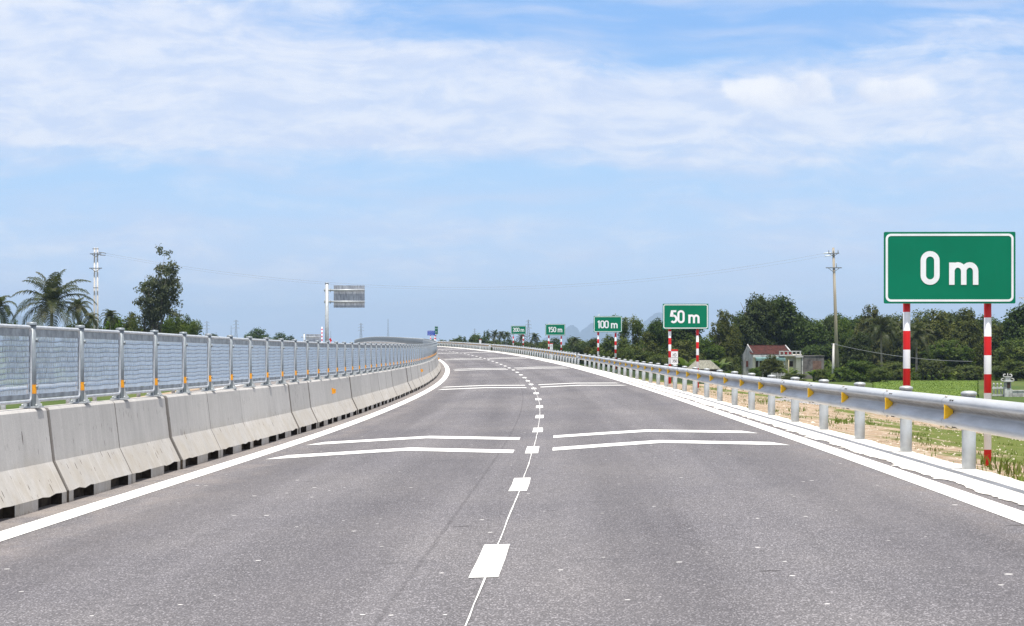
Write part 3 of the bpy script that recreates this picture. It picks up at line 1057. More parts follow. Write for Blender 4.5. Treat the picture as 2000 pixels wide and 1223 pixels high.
def barrier_mesh(seed):
    rg = random.Random(seed)
    mb = MB()
    L = SEG / 2 - 0.013
    half = [(0.0, 0.115), (0.13, 0.385), (0.185, 0.845), (0.205, 0.868)]
    T = 0.58
    prof = half + [(T - a, z) for a, z in reversed(half)]
    cuts = [-L, -L + 0.012, -1.29, -1.05, -0.8, -0.55, -0.4, 0.0, 0.4, 0.55, 0.8, 1.05, 1.29, L - 0.012, L]
    rows = []
    for i, y in enumerate(cuts):
        ins = 0.010 if i in (0, len(cuts) - 1) else 0.0
        hole = 0.4 < abs(y) < 1.29
        row = []
        for j, (x, z) in enumerate(prof):
            cx = x + (ins if x < T / 2 else -ins)
            zz = z
            if j in (0, len(prof) - 1) and hole:
                zz = z + rg.uniform(-0.012, 0.012)
            row.append((-cx, y, zz - (ins if z > 0.8 else 0)))
        rows.append(row)
    mb.grid(rows, 0, False, close=True)
    mb.idx_face(list(range(len(prof)))[::-1])
    k = len(mb.v) - len(prof)
    mb.idx_face(list(range(k, k + len(prof))))
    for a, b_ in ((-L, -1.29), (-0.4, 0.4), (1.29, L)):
        mb.prism([(-T + 0.003, a), (-0.003, a), (-0.003, b_), (-T + 0.003, b_)], -0.03, 0.12, 0, 1)  # sides facing the holes coloured dark, painting in the overhang's shade
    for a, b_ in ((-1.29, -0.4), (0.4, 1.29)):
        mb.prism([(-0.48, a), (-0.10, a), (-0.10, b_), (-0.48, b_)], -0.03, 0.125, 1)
    return mb.mesh('barrier', [M['concrete'], M['soil_shade']])


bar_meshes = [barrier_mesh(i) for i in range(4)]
mb = MB()      # delineator on the barrier face
mb.face([(0.0, 0, -0.065), (0.0, 0, 0.065), (0.085, 0, 0.04), (0.085, 0, -0.04)])
mb.face([(0.0, 0.006, 0.065), (0.0, 0.006, -0.065), (0.085, 0.006, -0.04), (0.085, 0.006, 0.04)])
for a, b_ in (((0, -0.065), (0.085, -0.04)), ((0.085, -0.04), (0.085, 0.04)), ((0.085, 0.04), (0, 0.065))):
    mb.face([(a[0], 0, a[1]), (b_[0], 0, b_[1]), (b_[0], 0.006, b_[1]), (a[0], 0.006, a[1])])
REFL_BAR = mb.mesh('reflector', M['orange'])
ORD = ['first', 'second', 'third', 'fourth', 'fifth', 'sixth', 'seventh', 'eighth', 'ninth', 'tenth', 'eleventh', 'twelfth', 'thirteenth', 'fourteenth']
refl_s = {45.7: 'nearest', 86.2: 'second', 135.7: 'third'}
k = 0
s = 20.2 - 1.5 - 3.0
vis = 0
while s < S_END - 2:
    p = rp(s, WB, -0.012)
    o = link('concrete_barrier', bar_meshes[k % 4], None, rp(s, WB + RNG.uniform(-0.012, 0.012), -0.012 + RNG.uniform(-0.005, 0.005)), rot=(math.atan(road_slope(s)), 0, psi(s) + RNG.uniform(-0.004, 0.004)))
    lab = None
    hit = [r for r in refl_s if abs(r - s) <= 1.5]
    if s < 18:
        lab = 'grey concrete barrier segment cut off by the left edge of the photo'
    elif s < 21.5 + 3 * 9:
        lab = '%s whole grey concrete barrier segment counting from the left edge' % ORD[vis]
        vis += 1
    elif s < 150:
        lab = 'one of the grey concrete barrier segments further along, before the bend hides the row'
    else:
        lab = 'one of the concrete barrier segments past the bend, beyond the near fence'
    if hit:
        r = hit[0]
        q = Vector((-0.165 + 0.0, r - s, 0.62))
        link('reflector', REFL_BAR, o, q)
        lab = {'nearest': 'grey barrier segment carrying the nearest of the yellow reflector tabs below the fence',
               'second': 'grey barrier segment carrying the second yellow reflector tab, short of the bend',
               'third': 'grey barrier segment carrying the yellow reflector tab right at the bend'}[refl_s[r]]
    tag(o, lab, 'barrier', 'concrete barrier segments along the left edge')
    s += SEG
    k += 1

# ------------------------------------------------------------------ mesh fence on the barrier
SF, F0 = 1.9845, 19.922


def fence_post_mesh():
    mb = MB()
    mb.tube([(0, 0, 0.0), (0, 0, 0.738)], 0.041, 12, 0)
    rows = []
    for z, r in ((0.735, 0.049), (0.752, 0.049), (0.760, 0.042), (0.764, 0.0)):
        rows.append([(r * math.cos(a * math.pi / 6), r * math.sin(a * math.pi / 6), z) for a in range(12)])
    mb.grid(rows, 0, True, close=True)
    for z in (0.60, 0.185):
        mb.tube([(0.036, 0, z), (0.058, 0, z)], 0.016, 8)
        mb.tube([(0.0, -0.055, z), (0.0, 0.055, z)], 0.013, 6)
    return mb.mesh('post', M['poststeel'])


def fence_base_mesh():
    mb = MB()
    mb.box((0, 0, 0.007), (0.17, 0.22, 0.014))
    for a in range(4):
        c, s_ = math.cos(a * math.pi / 2), math.sin(a * math.pi / 2)
        t_ = 0.004
        P = [(0.038, 0.014), (0.082, 0.014), (0.082, 0.03), (0.042, 0.125), (0.038, 0.125)]
        A = [(x * c - t_ * s_, x * s_ + t_ * c, z) for x, z in P]
        B = [(x * c + t_ * s_, x * s_ - t_ * c, z) for x, z in P]
        mb.face(A)
        mb.face(B[::-1])
        for i in range(len(P)):
            j = (i + 1) % len(P)
            mb.face([A[j], A[i], B[i], B[j]])
    for sx in (-1, 1):
        for sy in (-1, 1):
            mb.tube([(sx * 0.062, sy * 0.085, 0.012), (sx * 0.062, sy * 0.085, 0.034)], 0.011, 6)
    return mb.mesh('base_plate', M['galv'])


def fence_refl_mesh():
    mb = MB()
    rows = []
    for z in (0.125, 0.205):
        rows.append([(0.0435 * math.cos(a), 0.0435 * math.sin(a), z) for a in np.linspace(-2.75, 0.75, 11)])
    mb.grid(rows, 0, True)
    rows2 = [[(0.0412 * math.cos(a), 0.0412 * math.sin(a), z) for a in np.linspace(-2.75, 0.75, 11)] for z in (0.125, 0.205)]
    mb.grid(rows2[::-1], 0, True)
    for q in (0, 1):
        mb.grid([rows[q], rows2[q]], 0, False)
    return mb.mesh('reflector', M['orange'])


PW = SF - 0.115     # panel width


def frame_mesh():
    mb = MB()
    hw, z0, z1, r = PW / 2, 0.062, 0.715, 0.05
    pts = []
    for cx, cz, a0 in ((hw - r, z1 - r, 0), (-hw + r, z1 - r, 90), (-hw + r, z0 + r, 180), (hw - r, z0 + r, 270)):
        for k_ in range(5):
            a = math.radians(a0 + k_ * 22.5)
            pts.append((0, cx + r * math.cos(a), cz + r * math.sin(a)))
    rows = []
    n = len(pts)
    for i in range(n):
        a, b_ = Vector(pts[i - 1]), Vector(pts[(i + 1) % n])
        d = (b_ - a).normalized()
        u = Vector((1, 0, 0))
        w_ = d.cross(u)
        rows.append([Vector(pts[i]) + (u * math.cos(t_) + w_ * math.sin(t_)) * 0.0165 for t_ in np.linspace(0, 2 * math.pi, 9)[:-1]])
    rows.append(rows[0])
    mb.grid(rows, 0, True, close=True)
    # flat flange that clamps the mesh
    for (cy, cz, ly, lz) in ((0, z1 - 0.05, PW - 0.1, 0.066), (0, z0 + 0.038, PW - 0.1, 0.04), (hw - 0.028, 0.39, 0.03, 0.50), (-hw + 0.028, 0.39, 0.03, 0.50)):
        mb.box((0, cy, cz), (0.007, ly, lz), 0, 1)
    return mb.mesh('frame', [M['brightsteel'], M['darksteel']])


def net_mesh():
    """expanded metal: upright twisted strands between wavy horizontal bonds"""
    mb = MB()
    rg = random.Random(8)
    y0, y1, z0, z1 = -PW / 2 + 0.04, PW / 2 - 0.04, 0.118, 0.638
    rows, cols = 11, 52
    rh, cw = (z1 - z0) / rows, (y1 - y0) / cols
    sag = lambda y: 0.004 * math.sin(y * 3.1) + 0.003 * math.sin(y * 9)
    for r in range(rows):
        za, zb = z0 + r * rh, z0 + (r + 1) * rh
        sh = 0.5 if r % 2 else 0.0
        for c in range(cols):
            y = y0 + (c + 0.5 + sh - 0.25) * cw
            a = math.radians(52 + rg.uniform(-4, 4))
            w_ = cw * 0.40
            dx, dy = math.cos(a) * w_ / 2, -math.sin(a) * w_ / 2
            jy = rg.uniform(-0.004, 0.004)
            lean = 0.006 * (1 if r % 2 else -1) + rg.uniform(-0.003, 0.003)
            s0_, s1_ = sag(y), sag(y)
            mb.face([(-dx, y - dy + jy, za + s0_), (dx, y + dy + jy, za + s0_), (dx, y + dy + lean, zb + s1_), (-dx, y - dy + lean, zb + s1_)])
        # bond between rows
        if r:
            n = 22
            pts = [y0 + (y1 - y0) * i / n for i in range(n + 1)]
            mb.grid([[(-0.010, y, za + sag(y) + 0.005), (0.010, y, za + sag(y) - 0.004)] for y in pts], 1, False)
            mb.grid([[(0.010, y, za + sag(y) - 0.005), (-0.010, y, za + sag(y) + 0.004)] for y in pts], 1, False)
    return mb.mesh('net', [M['meshwire'], M['darksteel']])


PM, BM_, RM, FM, NM = fence_post_mesh(), fence_base_mesh(), fence_refl_mesh(), frame_mesh(), net_mesh()
fence = thing('mesh_fence', 'galvanised mesh fence with orange banded posts along the top of the concrete barrier', 'fence', rp(20, WF, HB))
finv = Matrix.Translation(-fence.location)
far_post, far_panel = MB(), MB()
i = -3
n_near = 0
while True:
    s = F0 + SF * i
    if s > S_END - 3:
        break
    p = rp(s, WF, HB - 0.004) - fence.location
    pm = rp(s + SF / 2, WF, HB - 0.004) - fence.location
    th = math.atan(road_slope(s + SF / 2))
    if n_near < 100:
        po = link('post', PM, fence, p, rot=(0, 0, psi(s)))
        link('base_plate', BM_, po)
        link('reflector', RM, po)
        pa = link('panel', FM, fence, pm, rot=(th, 0, psi(s + SF / 2)))
        link('net', NM, pa)
        n_near += 1
    else:
        far_post.tube([p, p + Vector((0, 0, 0.76))], 0.045, 8)
        R = Euler((th, 0, psi(s + SF / 2))).to_matrix()
        for z in (0.062, 0.715):
            far_panel.tube([pm + R @ Vector((0, -PW / 2, z)), pm + R @ Vector((0, PW / 2, z))], 0.02, 6)
        far_panel.box(pm + R @ Vector((0, 0, 0.67)), (0.01, PW - 0.02, 0.07), rot=R)
        for k_ in range(46):
            y = -PW / 2 + (k_ + 0.5) * PW / 46
            a = math.radians(45)
            dx, dy = math.cos(a) * 0.0125, -math.sin(a) * 0.0125
            far_panel.face([pm + R @ Vector(q) for q in ((-dx, y - dy, 0.12), (dx, y + dy, 0.12), (dx, y + dy, 0.64), (-dx, y - dy, 0.64))])
    i += 1
tag(far_post.build('post', M['poststeel'], fence), kind='stuff')
tag(far_panel.build('panel', M['poststeel'], fence), kind='stuff')

# ------------------------------------------------------------------ guardrails
WPROF = [(0.0, -0.155), (0.018, -0.152), (0.055, -0.135), (0.078, -0.115), (0.084, -0.095), (0.076, -0.073), (0.045, -0.042), (0.012, -0.018), (0.0, 0.0),
         (0.012, 0.018), (0.045, 0.042), (0.076, 0.073), (0.084, 0.095), (0.078, 0.115), (0.055, 0.135), (0.018, 0.152), (0.0, 0.155)]


def guard_post_mesh(side):
    mb = MB()
    mb.tube([(0, 0, -0.3), (0, 0, 0.735)], 0.068, 16, 0)
    rows = []
    for z, r in ((0.727, 0.070), (0.730, 0.078), (0.752, 0.079), (0.762, 0.073), (0.772, 0.045), (0.775, 0.0)):
        rows.append([(r * math.cos(a * math.pi / 8), r * math.sin(a * math.pi / 8), z) for a in range(16)])
    mb.grid(rows, 0, True, close=True)
    mb.box((-side * 0.108, 0, 0.575), (0.085, 0.07, 0.2))
    return mb.mesh('post', M['galv'])


def refl_mesh():
    mb = MB()
    P = [(-0.108, -0.072), (-0.108, 0.072), (-0.022, 0.042), (-0.022, -0.042)]
    A = [(x, -0.004, z) for x, z in P]
    B = [(x, 0.004, z) for x, z in P]
    mb.face(A[::-1], 0)
    mb.face(B, 0)
    for i in range(4):
        j = (i + 1) % 4
        mb.face([A[i], A[j], B[j], B[i]], 0)
    mb.box((-0.018, 0.02, -0.01), (0.012, 0.045, 0.075), 0, 1)
    return mb.mesh('reflector', [M['yellow'], M['bolt']])


GREFL = refl_mesh()
GPOST = {1: guard_post_mesh(1), -1: guard_post_mesh(-1)}


def guardrail(label, s0, s1, spacing, first, side=1, refl=True, bolts=True, off=WG):
    root = thing('guardrail', label, 'guardrail', rp(s0, off), group='steel guardrails along the road')
    o0 = root.location.copy()
    mb = MB()
    rows, uvs, back = [], [], []
    st = s_steps(s0, s1, 0.5)
    zc = 0.575
    t0 = 0.152
    for s in st:
        sh = 0.0
        if s < s0 + 1.2 or s > s1 - 1.2:
            sh = 0.0
        rows.append([rp(s, off - side * (t0 + t), zc + z) - o0 for t, z in WPROF])
        back.append([rp(s, off - side * (t0 + t - 0.005), zc + z) - o0 for t, z in WPROF])
        uvs.append([(z + 0.155, s) for t, z in WPROF])
    mb.grid(rows if side < 0 else [r for r in rows], 0, True, uvs)
    mb.grid([r[::-1] for r in back], 0, True, [u[::-1] for u in uvs])
    for j in (0, -1):
        mb.grid([[a[j] for a in rows], [b_[j] for b_ in back]], 0, False)
    for e in (0, -1):
        mb.grid([rows[e], back[e]], 0, False)
    s = first
    posts = []
    while s < s1 - 0.3:
        if s > s0 + 0.2:
            posts.append(s)
        s += spacing
    if bolts:
        for s in posts:
            for (t, z) in ((0.073, 0.119), (0.05, -0.139)):
                for ds in (-0.42, -0.30):
                    p = rp(s + ds, off - side * (t0 + t), zc + z) - o0
                    mb.box(p, (0.018, 0.05, 0.012), psi(s), 1)
        s = first + 0.17
        while s < s1 - 1:                                     # lap joints of the beam lengths
            if s > s0 + 0.5:
                mb.grid([[rp(s + ds, off - side * (t0 + t + 0.0025), zc + z) - o0 for t, z in WPROF] for ds in (0.0, 0.011)], 1, True)
                for t, z in ((0.042, 0.145), (0.06, 0.055), (0.06, -0.055), (0.042, -0.145)):
                    mb.tube([rp(s - 0.09, off - side * (t0 + t), zc + z) - o0, rp(s - 0.09, off - side * (t0 + t + 0.022), zc + z + 0.006 * (1 if z > 0 else -1)) - o0], 0.013, 6)
            s += spacing
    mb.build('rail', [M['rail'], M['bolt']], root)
    for s in posts[:100]:
        po = link('post', GPOST[side], root, rp(s, off) - o0, rz=psi(s))
        if refl:
            a = -side * (t0 - 0.004)
            R = rp(s - 0.05, off - side * (t0 - 0.012), zc) - rp(s, off)
            r_ = link('reflector', GREFL, po, Matrix.Rotation(-psi(s), 3, 'Z') @ R)
    return root


guardrail('nearest galvanised guardrail, running from the right edge past the first three green signs', -6, 134.6, 4.0268, 21.944 - 4.0268 * 6)
guardrail('second galvanised guardrail, starting at the gap beyond the 100 m sign', 136.6, 246, 3.0, 137.2, bolts=False)
guardrail('farthest galvanised guardrail, running left to the bend beyond the 200 m sign', 250, S_END - 2, 2.5, 250.6, bolts=False)
guardrail('galvanised guardrail of the other carriageway, glimpsed under the mesh fence', 14, 380, 4.0, 16.0, side=-1, refl=False, bolts=False, off=-13.35)

# ------------------------------------------------------------------ lettering
def arc(cx, cz, rx, rz, a0, a1, n=12):
    return [(cx + rx * math.cos(math.radians(a0 + (a1 - a0) * i / n)), cz + rz * math.sin(math.radians(a0 + (a1 - a0) * i / n))) for i in range(n + 1)]


def glyph(ch):
    """stroke centre lines in a box of height 1, stroke 0.16; returns (strokes, advance, closed flags)"""
    if ch == '0':
        w, r = 0.40, 0.20
        return [(arc(r, 0.72, r, 0.20, 0, 180) + arc(r, 0.28, r, 0.20, 180, 360), True)], w
    if ch == '1':
        return [([(0.02, 0.76), (0.17, 0.92)], False), ([(0.19, 1.0), (0.19, 0.0)], False)], 0.27
    if ch == '2':
        return [(arc(0.21, 0.70, 0.20, 0.22, 165, -20) + [(0.06, 0.10), (0.02, 0.08), (0.46, 0.08)], False)], 0.42
    if ch == '5':
        return [([(0.40, 0.92), (0.08, 0.92), (0.055, 0.53)] + arc(0.20, 0.33, 0.21, 0.25, 115, -140), False)], 0.42
    if ch == '3':
        return [(arc(0.19, 0.70, 0.18, 0.22, 150, -75, 9), False), (arc(0.19, 0.295, 0.21, 0.215, 80, -150, 10), False)], 0.42
    if ch == 'H':
        return [([(0.06, 0), (0.06, 1)], False), ([(0.46, 0), (0.46, 1)], False), ([(0.06, 0.5), (0.46, 0.5)], False)], 0.5
    if ch == 'm':
        h = 0.60
        return [([(0.06, 0), (0.06, h + 0.06)], False),
                ([(0.06, h - 0.16)] + arc(0.235, h - 0.20, 0.175, 0.19, 165, 0, 9) + [(0.41, 0.0)], False),
                ([(0.41, h - 0.16)] + arc(0.585, h - 0.20, 0.175, 0.19, 165, 0, 9) + [(0.76, 0.0)], False)], 0.80
    return [], 0.3


def text_width(txt, gap):
    w = 0
    for c in txt:
        w += (0.1 if c == ' ' else glyph(c)[1]) + gap
    return w - gap


def draw_text(mb, txt, cx, z0, h, y, stroke=0.16, gap=0.14, mi=0):
    x = cx - text_width(txt, gap) * h / 2
    lay = 0
    for c in txt:
        if c == ' ':
            x += (0.1 + gap) * h
            continue
        st, adv = glyph(c)
        for pts, closed in st:
            lay += 1
            yy = y - 0.0004 * (lay % 5)
            n = len(pts)
            L, R = [], []
            for i in range(n):
                a = pts[(i - 1) % n] if (closed or i > 0) else pts[i]
                b_ = pts[(i + 1) % n] if (closed or i < n - 1) else pts[i]
                dx, dz = b_[0] - a[0], b_[1] - a[1]
                l = math.hypot(dx, dz) or 1
                nx, nz = -dz / l, dx / l
                k_ = 1.0
                if 0 < i < n - 1:
                    d1 = (pts[i][0] - pts[i - 1][0], pts[i][1] - pts[i - 1][1])
                    d2 = (pts[i + 1][0] - pts[i][0], pts[i + 1][1] - pts[i][1])
                    l1, l2 = math.hypot(*d1) or 1, math.hypot(*d2) or 1
                    cs = (d1[0] * d2[0] + d1[1] * d2[1]) / (l1 * l2)
                    k_ = 1 / max(math.sqrt(max((1 + cs) / 2, 0)), 0.55)
                hw = stroke / 2 * k_
                L.append((x + (pts[i][0] + nx * hw) * h, yy, z0 + (pts[i][1] + nz * hw) * h))
                R.append((x + (pts[i][0] - nx * hw) * h, yy, z0 + (pts[i][1] - nz * hw) * h))
            if closed:
                L.append(L[0])
                R.append(R[0])
            mb.grid([R, L], mi, False)
            mb.grid([[(p[0], y + 0.002, p[2]) for p in L], [(p[0], y + 0.002, p[2]) for p in R]], mi, False)
        x += (adv + gap) * h


def round_rect(w, h, r, n=5):
    pts = []
    for cx, cz, a0 in ((w / 2 - r, h / 2 - r, 0), (-w / 2 + r, h / 2 - r, 90), (-w / 2 + r, -h / 2 + r, 180), (w / 2 - r, -h / 2 + r, 270)):
        for k_ in range(n + 1):
            a = math.radians(a0 + 90 * k_ / n)
            pts.append((cx + r * math.cos(a), cz + r * math.sin(a)))
    return pts


def distance_sign(txt, d, x0, x1, ytop, ybot, posts, label, th, tcx, tz, yaw=0.0, lamp=None, plain_top=None):
    """green panel on two banded posts; pixel extents are turned into metres at distance d"""
    k_ = d / F
    w, h = (x1 - x0) * k_, (ybot - ytop) * k_
    cx, cz = ((x0 + x1) / 2 - 1000) * k_, CAM_H - ((ytop + ybot) / 2 - HORIZON) * k_
    root = thing('distance_sign', label, 'road sign', (cx, d, 0), yaw, 'green distance signs beside the guardrail')
    mb = MB()
    out = round_rect(w, h, 0.02 * h)
    front = [mb.vert((p[0], -0.006, cz + p[1])) for p in out]
    back = [mb.vert((p[0], 0.006, cz + p[1])) for p in out]
    mb.idx_face(front[::1])
    mb.idx_face(back[::-1], 1)
    n = len(out)
    for i in range(n):
        j = (i + 1) % n
        mb.idx_face((front[j], front[i], back[i], back[j]), 1)
    for zz in (-0.27, 0.27):
        mb.box((0, 0.0285, cz + zz * h), (w * 0.92, 0.045, 0.05), 0, 1)
    mb.build('panel', [M['sign'], M['signback']], root)
    mb = MB()
    m0, bw = 0.026 * h, 0.031 * h
    A = round_rect(w - 2 * m0, h - 2 * m0, 0.07 * h)
    B = round_rect(w - 2 * m0 - 2 * bw, h - 2 * m0 - 2 * bw, 0.045 * h)
    A.append(A[0])
    B.append(B[0])
    mb.grid([[(p[0], -0.009, cz + p[1]) for p in B], [(p[0], -0.009, cz + p[1]) for p in A]], 0, False)
    for P in (A, B):
        mb.grid([[(p[0], -0.009, cz + p[1]) for p in P], [(p[0], -0.006, cz + p[1]) for p in P]], 0, False)
    mb.build('border', M['white'], root)
    mb = MB()
    draw_text(mb, txt, (tcx - (x0 + x1) / 2) * k_, CAM_H - (tz - HORIZON) * k_, th * k_, -0.010)
    mb.build('lettering', M['white'], root)
    for j, (px, yphase, rad) in enumerate(posts):
        lx = (px - (x0 + x1) / 2) * k_
        zt = cz + h / 2 - 0.06
        zg = hz(cx + lx, d) if cx + lx > 0 else GROUND
        zp = CAM_H - (yphase - HORIZON) * k_          # a red band starts here
        mb = MB()
        mb.tube([(0, 0, zg - 0.25 - zp), (0, 0, zt - zp)], rad, 12)
        mb.build('post', M['bands'], root, (lx, 0.051 + rad, zp))
        if lamp and j == 0:
            mb = MB()
            mb.box((0.03, 0, 0), (0.16, 0.07, 0.05), rot=Matrix.Rotation(math.radians(-38), 3, 'Y'))
            mb.tube([(0, 0, -0.25), (0, 0, 0.0)], 0.018, 6)
            mb.build('lamp', M['white'], root, (lx, 0.051 + rad, cz + h / 2 + 0.06))
    return root


distance_sign('0 m', 28.0, 1726.5, 1982.5, 453.0, 593.0, [(1773.5, 757.0, 0.046), (1931.5, 768.0, 0.047)],
              'largest green sign with white border reading 0 m, nearest on the right', 66, 1855.5, 556.5, yaw=math.radians(-1.5))
distance_sign('50 m', 81.0, 1294.5, 1383.5, 593.5, 643.0, [(1308.5, 673.0, 0.052), (1362.5, 681.0, 0.05)],
              'green sign reading 50 m with a small white marker beside its left post', 25.5, 1338, 631.5, yaw=math.radians(-2))
distance_sign('100 m', 131.0, 1159.5, 1215.0, 617.5, 649.0, [(1168.5, 670.5, 0.06), (1202.5, 674.5, 0.06)],
              'green sign reading 100 m in front of the bamboo, third in the row', 15.2, 1186.5, 641.3, lamp=True)
distance_sign('150 m', 184.0, 1065.0, 1104.0, 633.0, 655.3, [(1072.0, 672.0, 0.06), (1096.3, 673.5, 0.06)],
              'green sign reading 150 m with blue limestone hills behind it', 10.4, 1084.5, 649.0, lamp=True)
distance_sign('200 m', 243.0, 998.0, 1027.5, 636.5, 653.2, [(1002.5, 670.0, 0.07), (1022.0, 666.0, 0.07)],
              'smallest green sign reading 200 m, next to a lattice tower', 8.0, 1012.7, 648.2, lamp=True)


# kilometre markers
def km_marker(px, ytop, ybot, d, w_px, label, words):
    k_ = d / F
    w, h = w_px * k_, (ybot - ytop) * k_
    x, z = pix(px, d, ybot)
    root = thing('kilometre_marker', label, 'marker post', (x, d, 0), 0, 'small white kilometre markers behind the guardrail')
    mb = MB()
    zg = min(hz(x, d), z - 0.2)
    mb.box((0, 0, z + h * 0.44), (w, 0.09, h * 0.88))
    mb.box((0, 0.0, (zg - 0.2 + z) / 2), (w * 0.5, 0.07, z - zg + 0.2 - 0.002))
    mb.build('board', M['white'], root)
    mb = MB()
    mb.box((0, 0, z + h * 0.94), (w * 1.02, 0.1, h * 0.118))
    mb.build('cap', M['red'], root)
    if words:
        mb = MB()
        draw_text(mb, words[0], 0, z + h * 0.52, h * 0.22, -0.047, 0.13)
        draw_text(mb, words[1], 0, z + h * 0.12, h * 0.20, -0.047, 0.13)
        mb.box((0, -0.0465, z + h * 0.43), (w * 0.94, 0.003, h * 0.028))
        mb.build('lettering', M['black'], root)
    return root


km_marker(1317.3, 682.5, 711.5, 80.2, 13.0, 'white kilometre marker with red cap reading H3 350 beside the 50 m sign', ('H3', '350'))
km_marker(1077.0, 670.5, 682.5, 182, 5.6, 'small white kilometre marker behind the rail between the posts of the 150 m sign', ('H3', '3'))
km_marker(938.0, 663.0, 671.5, 330, 4.2, 'tiny white marker above the far guardrail, left of the palms', None)


# far blue and green signs on the bend
def far_sign(name, label, d, x0, x1, ytop, ybot, m, posts, yaw=0.0, lines=0, width=None):
    k_ = d / F
    w, h = width or (x1 - x0) * k_, (ybot - ytop) * k_
    cx, cz = ((x0 + x1) / 2 - 1000) * k_, CAM_H - ((ytop + ybot) / 2 - HORIZON) * k_
    root = thing(name, label, 'road sign', (cx, d, 0), yaw)
    mb = MB()
    mb.box((0, 0, cz), (w, 0.03, h))
    mb.build('panel', m, root)
    mb = MB()
    bw = 0.025 * h
    for (x, z, sx, sz) in ((0, h / 2 - bw, w - 2 * bw, bw), (0, -h / 2 + bw, w - 2 * bw, bw), (w / 2 - bw, 0, bw, h - 3 * bw), (-w / 2 + bw, 0, bw, h - 3 * bw)):
        mb.box((x, -0.017, cz + z), (sx, 0.006, sz))
    for i in range(lines):
        n = 7 if i % 2 == 0 else 6
        for j in range(n):
            mb.box((-w * 0.36 + j * w * 0.115, -0.018, cz + h * (0.22 - 0.42 * i)), (w * 0.06, 0.006, h * 0.10))
    mb.build('border', M['white'], root)
    for lx in posts:
        mb = MB()
        zg = GROUND
        mb.tube([(0, 0, zg - cz), (0, 0, h / 2 - 0.05)], 0.07, 8)
        mb.build('post', M['bands'], root, (lx * w, 0.09, cz))
    return root


far_sign('direction_sign', 'small blue sign with two white lines of writing, just above the bend', 352, 834.5, 850.5, 645.8, 655.5, M['signblue'], (-0.1, 0.42), 0.0, 2)
far_sign('edge_on_sign', 'small green sign turned almost edge-on beside the blue sign at the bend', 345, 851.0, 853.6, 637.6, 653.0, M['sign'], (0.0,), math.radians(78), 2, 1.9)


# gantry signs seen from behind, on the other carriageway
def cantilever(label, d, pole_x, pole_top, x0, x1, ytop, ybot, beams, pr):
    k_ = d / F
    X = lambda px: (px - pole_x) * k_
    Z = lambda py: CAM_H - (py - HORIZON) * k_
    root = thing('cantilever_sign', label, 'road sign', ((pole_x - 1000) * k_, d, GROUND), 0, 'cantilever signs seen from behind on the other carriageway')
    mb = MB()
    mb.tube([(0, 0, 0), (0, 0, 0.35)], pr * 2.0, 14)
    mb.tube([(0, 0, 0.34), (0, 0, Z(pole_top) - GROUND)], [pr * 1.1, pr * 0.95], 14)
    mb.tube([(0, 0, Z(pole_top) - GROUND - 0.002), (0, 0, Z(pole_top) - GROUND + 0.05)], pr * 1.08, 14)
    mb.build('pole', M['galv'], root)
    mb = MB()
    mb.box(((X(x0) + X(x1)) / 2, 0.19, (Z(ytop) + Z(ybot)) / 2 - GROUND), (X(x1) - X(x0), 0.03, Z(ytop) - Z(ybot)))
    mb.build('panel', M['signback'], root)
    for b_ in beams:
        mb = MB()
        z = Z(b_) - GROUND
        mb.tube([(X(pole_x - 5.5), 0, z), (X(x1 + 0.5), 0, z)], pr * 0.52, 10)
        for off in (-0.022, 0.022):
            mb.tube([(X(pole_x + 6.5) + off * 1.2, 0, z), (X(pole_x + 6.5) + off * 1.2 + 0.018, 0, z)], pr * 1.15, 12)
        mb.tube([(X(pole_x - 5.0), 0, z), (X(pole_x - 4.4), 0, z)], pr * 1.0, 12)
        for q in range(4):
            xx = X(x0) + (X(x1) - X(x0)) * (0.14 + 0.24 * q)
            mb.box((xx, 0.085, z), (0.07, 0.17, pr * 1.3))
        mb.build('beam', M['galv'], root)
    return root


cantilever('tall grey cantilever sign seen from behind above the mesh fence', 212, 638.5, 553.5, 651.5, 712.0, 557.5, 601.0, (566.8, 589.3), 0.175)
cantilever('low distant cantilever sign back peeking over the mesh fence', 400, 594, 652, 597, 626.5, 652.8, 668, (658.5, 670), 0.13)

# lone striped posts by the far carriageway
x, _ = pix(628.8, 300)
mb = MB()
zt = pix(0, 300, 638.5)[1]
mb.tube([(0, 0, GROUND - zt), (0, 0, 0)], 0.075, 8)
o = mb.build('striped_post', M['bands'], None, (x, 300, zt))
tag(o, 'lone red and white striped post left of the tall cantilever sign', 'post')
x, _ = pix(645.5, 200)
zt = pix(0, 200, 664)[1]
mb = MB()
mb.tube([(0, 0, GROUND - zt), (0, 0, -0.1)], 0.03, 8)
mb.box((0, 0, 0), (0.17, 0.03, 0.28), rot=Matrix.Rotation(math.radians(-30), 3, 'Y'))
o = mb.build('warning_flag', M['red'], None, (x, 200, zt))
tag(o, 'small red flag on a stick at the foot of the tall cantilever sign', 'flag')

